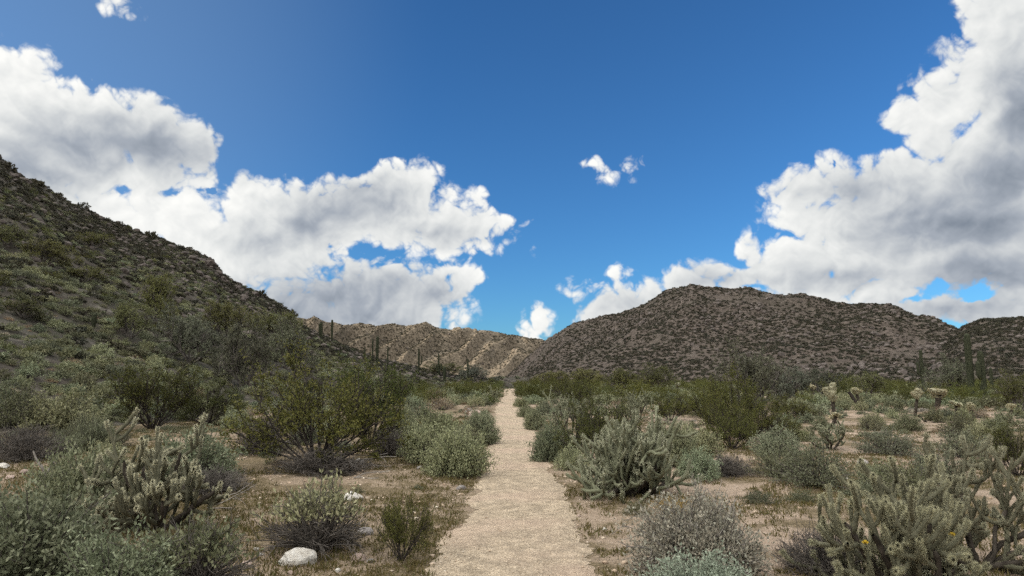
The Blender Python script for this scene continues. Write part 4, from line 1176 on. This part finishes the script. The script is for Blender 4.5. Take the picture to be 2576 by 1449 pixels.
# ------------------------------------------------------------------ masses nobody could count: scattered with geometry nodes
def scatter(name, pts, rot, scl, idx, protos, label, cat_, flat=None):
    me = bpy.data.meshes.new(name); me.vertices.add(len(pts)); me.vertices.foreach_set('co', np.asarray(pts, np.float32).ravel())
    for nm, ty, fld, arr in (('rot', 'FLOAT_VECTOR', 'vector', rot), ('scl', 'FLOAT_VECTOR', 'vector', scl), ('pick', 'INT', 'value', idx)):
        at_ = me.attributes.new(nm, ty, 'POINT')
        at_.data.foreach_set(fld, np.ascontiguousarray(arr, np.int32 if ty == 'INT' else np.float32).ravel())
    o = link(name, me)
    ng = bpy.data.node_groups.new(name, 'GeometryNodeTree')
    ng.interface.new_socket('Geometry', in_out='INPUT', socket_type='NodeSocketGeometry')
    ng.interface.new_socket('Geometry', in_out='OUTPUT', socket_type='NodeSocketGeometry')
    N = ng.nodes; gi = N.new('NodeGroupInput'); go = N.new('NodeGroupOutput')
    iop = N.new('GeometryNodeInstanceOnPoints'); jn = N.new('GeometryNodeJoinGeometry')
    for pr in protos:
        oi = N.new('GeometryNodeObjectInfo'); oi.inputs['Object'].default_value = pr; oi.inputs['As Instance'].default_value = True
        ng.links.new(oi.outputs['Geometry'], jn.inputs[0])
    def attr(nm, ty):
        n = N.new('GeometryNodeInputNamedAttribute'); n.data_type = ty; n.inputs['Name'].default_value = nm
        return n.outputs['Attribute']
    ng.links.new(gi.outputs[0], iop.inputs['Points']); ng.links.new(jn.outputs[0], iop.inputs['Instance'])
    iop.inputs['Pick Instance'].default_value = True
    ng.links.new(attr('pick', 'INT'), iop.inputs['Instance Index'])
    ng.links.new(attr('rot', 'FLOAT_VECTOR'), iop.inputs['Rotation']); ng.links.new(attr('scl', 'FLOAT_VECTOR'), iop.inputs['Scale'])
    ng.links.new(iop.outputs[0], go.inputs[0])
    md = o.modifiers.new('scatter', 'NODES'); md.node_group = ng
    tag(o, label, cat_, None, 'stuff')
    return o

def protos_of(*keys):
    return [ch for (k, far, nm), ch in first_of.items() if (k, far) in keys]

def scat_arrays(n, g, lo, hi, flat):
    rot = np.stack([np.zeros(n), np.zeros(n), g.random(n) * 6.28], 1)
    s = lo + (hi - lo) * g.random(n) ** 1.6
    return rot, np.stack([s, s, s * (flat * (.8 + .4 * g.random(n)))], 1)

def avoid(x, y, rad=.3):
    ok = np.abs(x - trail_x(y)) > trail_half(y) + .35
    for q in placed:
        ok &= (x - q[0]) ** 2 + (y - q[1]) ** 2 > (rad + q[2] * .6) ** 2
    return ok

g = G(950)
# scrub of the hillside
n = 52000
a = R(1) * (-60 + 60.5 * g.random(n)); r = np.sqrt(21 ** 2 + (225 ** 2 - 21 ** 2) * g.random(n))
x, y = r * np.sin(a), r * np.cos(a); hz = hill_z(x, y); gz = ground_z(x, y)
cl = fbm(x / 6, y / 6, 3, 91)
ok = (hz > gz + .05) & avoid(x, y) & (cl > -.75 + .4 * g.random(n)) & (r < np.interp(np.degrees(a), h_az, h_R) * 1.12)
x, y, hz = x[ok], y[ok], hz[ok]; n = len(x)
s01 = (np.hypot(x, y) - np.interp(np.degrees(np.arctan2(x, y)), h_az, h_F)) / (np.interp(np.degrees(np.arctan2(x, y)), h_az, h_R) - np.interp(np.degrees(np.arctan2(x, y)), h_az, h_F))
rot, scl = scat_arrays(n, g, .40, 1.15, .78)
pr = protos_of(('bursage', True), ('brittlebush', True), ('bursage', True))
cr = protos_of(('creosote_bush', True))
mp = [c for o in skyline_scrub[:3] for c in o.children if c.name.startswith('foliage')]
kindv = g.random(n); dark = kindv < np.clip(s01 * 1.15 + .25 * fbm(x / 9, y / 9, 2, 97), .02, .93); crm = (~dark) & (g.random(n) < .05)
lite = ~dark & ~crm
pt = np.stack([x, y, hz - .05], 1)
scatter('hillside_scrub', pt[lite], rot[lite], scl[lite], g.integers(0, len(pr), lite.sum()), pr, 'grey-green scrub covering the lower stony hillside', 'scrub')
scatter('hillside_dark_scrub', pt[dark], rot[dark], scl[dark] * .95, g.integers(0, len(mp), dark.sum()), mp, 'dark dry scrub covering the upper hillside to its crest', 'scrub')
scatter('hillside_creosote', pt[crm], rot[crm], scl[crm] * .8, g.integers(0, len(cr), crm.sum()), cr, 'olive creosote dotted through the hillside scrub', 'scrub')
# stones of the hillside
n = 12500
a = R(1) * (-60 + 60 * g.random(n)); r = np.sqrt(25 ** 2 + (205 ** 2 - 25 ** 2) * g.random(n))
x, y = r * np.sin(a), r * np.cos(a); hz = hill_z(x, y); s01 = (r - np.interp(np.degrees(a), h_az, h_F)) / (np.interp(np.degrees(a), h_az, h_R) - np.interp(np.degrees(a), h_az, h_F))
ok = (hz > ground_z(x, y) + .1) & (fbm(x / 12, y / 12, 3, 95) + .9 * s01 > .05 + .5 * g.random(n)) & (s01 < 1.05)
x, y, hz = x[ok], y[ok], hz[ok]; n = len(x)
rot = g.random((n, 3)) * 6.28 * np.array([.06, .06, 1]); s = .22 + 1.0 * g.random(n) ** 4; scl = np.stack([s, s, s], 1)
stone_pr = crag_obs[:4]
scatter('hillside_stones', np.stack([x, y, hz], 1), rot, scl, g.integers(0, 4, n), stone_pr, 'loose brown and grey stones strewn over the hillside', 'stones')
# scrub of the flat beyond the shrubs that are things
n = 9000
a = R(1) * (-22 + 66 * g.random(n)); r = np.sqrt(42 ** 2 + (230 ** 2 - 42 ** 2) * g.random(n) ** 1.15)
x, y = r * np.sin(a), r * np.cos(a); gz = ground_z(x, y)
ok = (hill_z(x, y) < gz + .2) & avoid(x, y, .5)
x, y, gz = x[ok], y[ok], gz[ok]; n = len(x)
rot, scl = scat_arrays(n, g, .7, 1.5, .8)
crm = g.random(n) < .12; scl[crm] *= 1.15
pt = np.stack([x, y, gz - .03], 1)
scatter('valley_scrub', pt[~crm], rot[~crm], scl[~crm], g.integers(0, len(pr), (~crm).sum()), pr, 'distant grey scrub filling the flat between trail and mountain foot', 'scrub')
scatter('valley_creosote', pt[crm], rot[crm], scl[crm], g.integers(0, len(cr), crm.sum()), cr, 'distant olive creosote filling the flat towards the mountain foot', 'scrub')
# low dry cover in the gaps between the shrubs
n = 5200
a = R(1) * (-40 + 80 * g.random(n)); r = 7 + 55 * g.random(n) ** .6
x, y = r * np.sin(a), r * np.cos(a); gz = H(x, y)
ok = avoid(x, y, -.1) & (fbm(x / 3.1, y / 3.1, 3, 99) > -.12 + .2 * g.random(n)) & ~np.array([clear(*q) and g2 < .8 for q, g2 in zip(zip(x, y, gz), g.random(n))])
x, y, gz = x[ok], y[ok], gz[ok]; n = len(x)
rot, scl = scat_arrays(n, g, .14, .50, .75)
cov = protos_of(('bursage', True), ('bursage', False), ('dry_shrub', True), ('dry_shrub', False))
scatter('low_ground_cover', np.stack([x, y, gz - .02], 1), rot, scl, g.integers(0, len(cov), n), cov, 'ankle high dry and grey-green growth filling the gaps between shrubs', 'ground cover')
# scrub and rocks of the mountains
def on_form(fz, aa, n, g, p=.5):
    azd = aa[0] + (aa[1] - aa[0]) * g.random(n); s = .01 + 1.0 * g.random(n) ** p
    azd = np.clip(azd, aa[0], min(aa[1], 41.5))
    return fz(azd, s)
def form_scatter(nm, fz, aa, nb, nr, seed, lo, hi, rlo, rhi, what):
    g = G(seed)
    x, y, z = on_form(fz, aa, nb, g, .72)
    dens = fbm(x / 42, y / 60, 3, seed) * 1.3 + .72 > g.random(nb)          # thicker in the folds, thin on the bare slabs
    x, y, z = x[dens], y[dens], z[dens]; nb = len(x)
    rot, scl = scat_arrays(nb, g, lo, hi, .85)
    scatter(nm + '_scrub', np.stack([x, y, z - .35], 1), rot, scl, g.integers(0, len(mp), nb), mp, 'dark shrubs dotted over the ' + what, 'scrub')
    x, y, z = on_form(fz, aa, nr, g, .72)
    dens = fbm(x / 30, y / 40, 3, seed + 7) * 2.2 + .35 > g.random(nr)      # outcrops
    x, y, z = x[dens], y[dens], z[dens]; nr = len(x)
    rot = g.random((nr, 3)) * 6.28 * np.array([.08, .08, 1]); s = rlo + (rhi - rlo) * g.random(nr) ** 3.5
    scatter(nm + '_rocks', np.stack([x, y, z - .3], 1), rot, np.stack([s, s, s * .9], 1), g.integers(0, 4, nr), crag_obs[:4], 'brown rocks breaking through the ' + what, 'rocks')
form_scatter('mountain', mt_fz, mt_a, 44000, 9000, 960, .5, 1.5, .4, 2.6, 'broad dark mountain')
form_scatter('shoulder', sh_fz, (sh_a[0], 41.), 10000, 2200, 961, .5, 1.5, .4, 2.2, 'nearer mountain shoulder')
form_scatter('ridge', far_fz, far_a, 15000, 700, 962, 1.0, 2.2, 1.0, 3.5, 'distant sunlit ridge')

# ------------------------------------------------------------------ weeds and pebbles
g = G(970)
def near_points(n, rmax, pw=.5):
    a = R(1) * (-41 + 82 * g.random(n)); r = 2.6 + (rmax - 2.6) * g.random(n) ** pw
    return r * np.sin(a), r * np.cos(a), r
x, y, r = near_points(60000, 28, .8)
m_ = fbm(x * .45, y * .45, 4, 81) + .25 * fbm(x * 2.3, y * 2.3, 2, 82) + np.where(x < 0, .30, .02)
ok = (np.abs(x - trail_x(y)) > trail_half(y) + .02) & (m_ > -.02 + .2 * g.random(len(x))) & (hill_z(x, y) < ground_z(x, y))
x, y = x[ok], y[ok]; z = ground_z(x, y); n = len(x); kb = 6
c = np.repeat(np.stack([x, y, z], 1), kb, 0) + g.normal(size=(n * kb, 3)) * np.array([.03, .03, 0])
th = np.radians(75 * g.random(n * kb)); a = g.random(n * kb) * 6.28
D = np.stack([np.sin(th) * np.cos(a), np.sin(th) * np.sin(a), np.cos(th)], 1)
hh = np.repeat(.026 + .05 * g.random(n), kb) * (.6 + .7 * g.random(n * kb))
V, q = leaves(c, D, hh, .011, g)
tag(link('weeds', mk_mesh('weeds', V, [q], M['weed'])), 'short brown and green weeds carpeting the soil beside the trail', 'weeds', None, 'stuff')
# pebbles: small faceted stones, thickest along the trail verges
ico = bmesh.new(); bmesh.ops.create_icosphere(ico, subdivisions=1, radius=.5)
iv = np.array([v.co for v in ico.verts]); jf = np.array([[v.index for v in f.verts] for f in ico.faces]); ico.free()
x, y, r = near_points(26000, 24, .75)
dtr = np.abs(x - trail_x(y)) - trail_half(y)
m_ = fbm(x * .7, y * .7, 3, 85) + .55 * np.exp(-np.maximum(dtr, 0) / .5)
ok = (m_ > .0 + .42 * g.random(len(x))) & ((dtr > -.05) | (g.random(len(x)) < .75)) & (hill_z(x, y) < ground_z(x, y))
x, y = x[ok], y[ok]; dtr = dtr[ok]; n = len(x)
s = (.010 + .055 * g.random(n) ** 6) * np.where(dtr < 0, .45, 1)
z = ground_z(x, y) + np.where(dtr < 0, .016, 0)
base = iv[None] * s[:, None, None] * (1 + .35 * g.normal(size=(n, len(iv), 1)).clip(-1, 1)) * np.array([1.15, 1, .62])
ra = g.random(n) * 6.28; cr, sr = np.cos(ra)[:, None], np.sin(ra)[:, None]
V = np.stack([base[..., 0] * cr - base[..., 1] * sr + x[:, None], base[..., 0] * sr + base[..., 1] * cr + y[:, None], base[..., 2] + z[:, None] + s[:, None] * .12], -1).reshape(-1, 3)
F = (np.arange(n)[:, None, None] * len(iv) + jf[None]).reshape(-1, 3)
tag(link('pebbles', mk_mesh('pebbles', V, [F], M['pebble'])), 'pale pebbles scattered over the soil and the verges of the trail', 'pebbles', None, 'stuff')
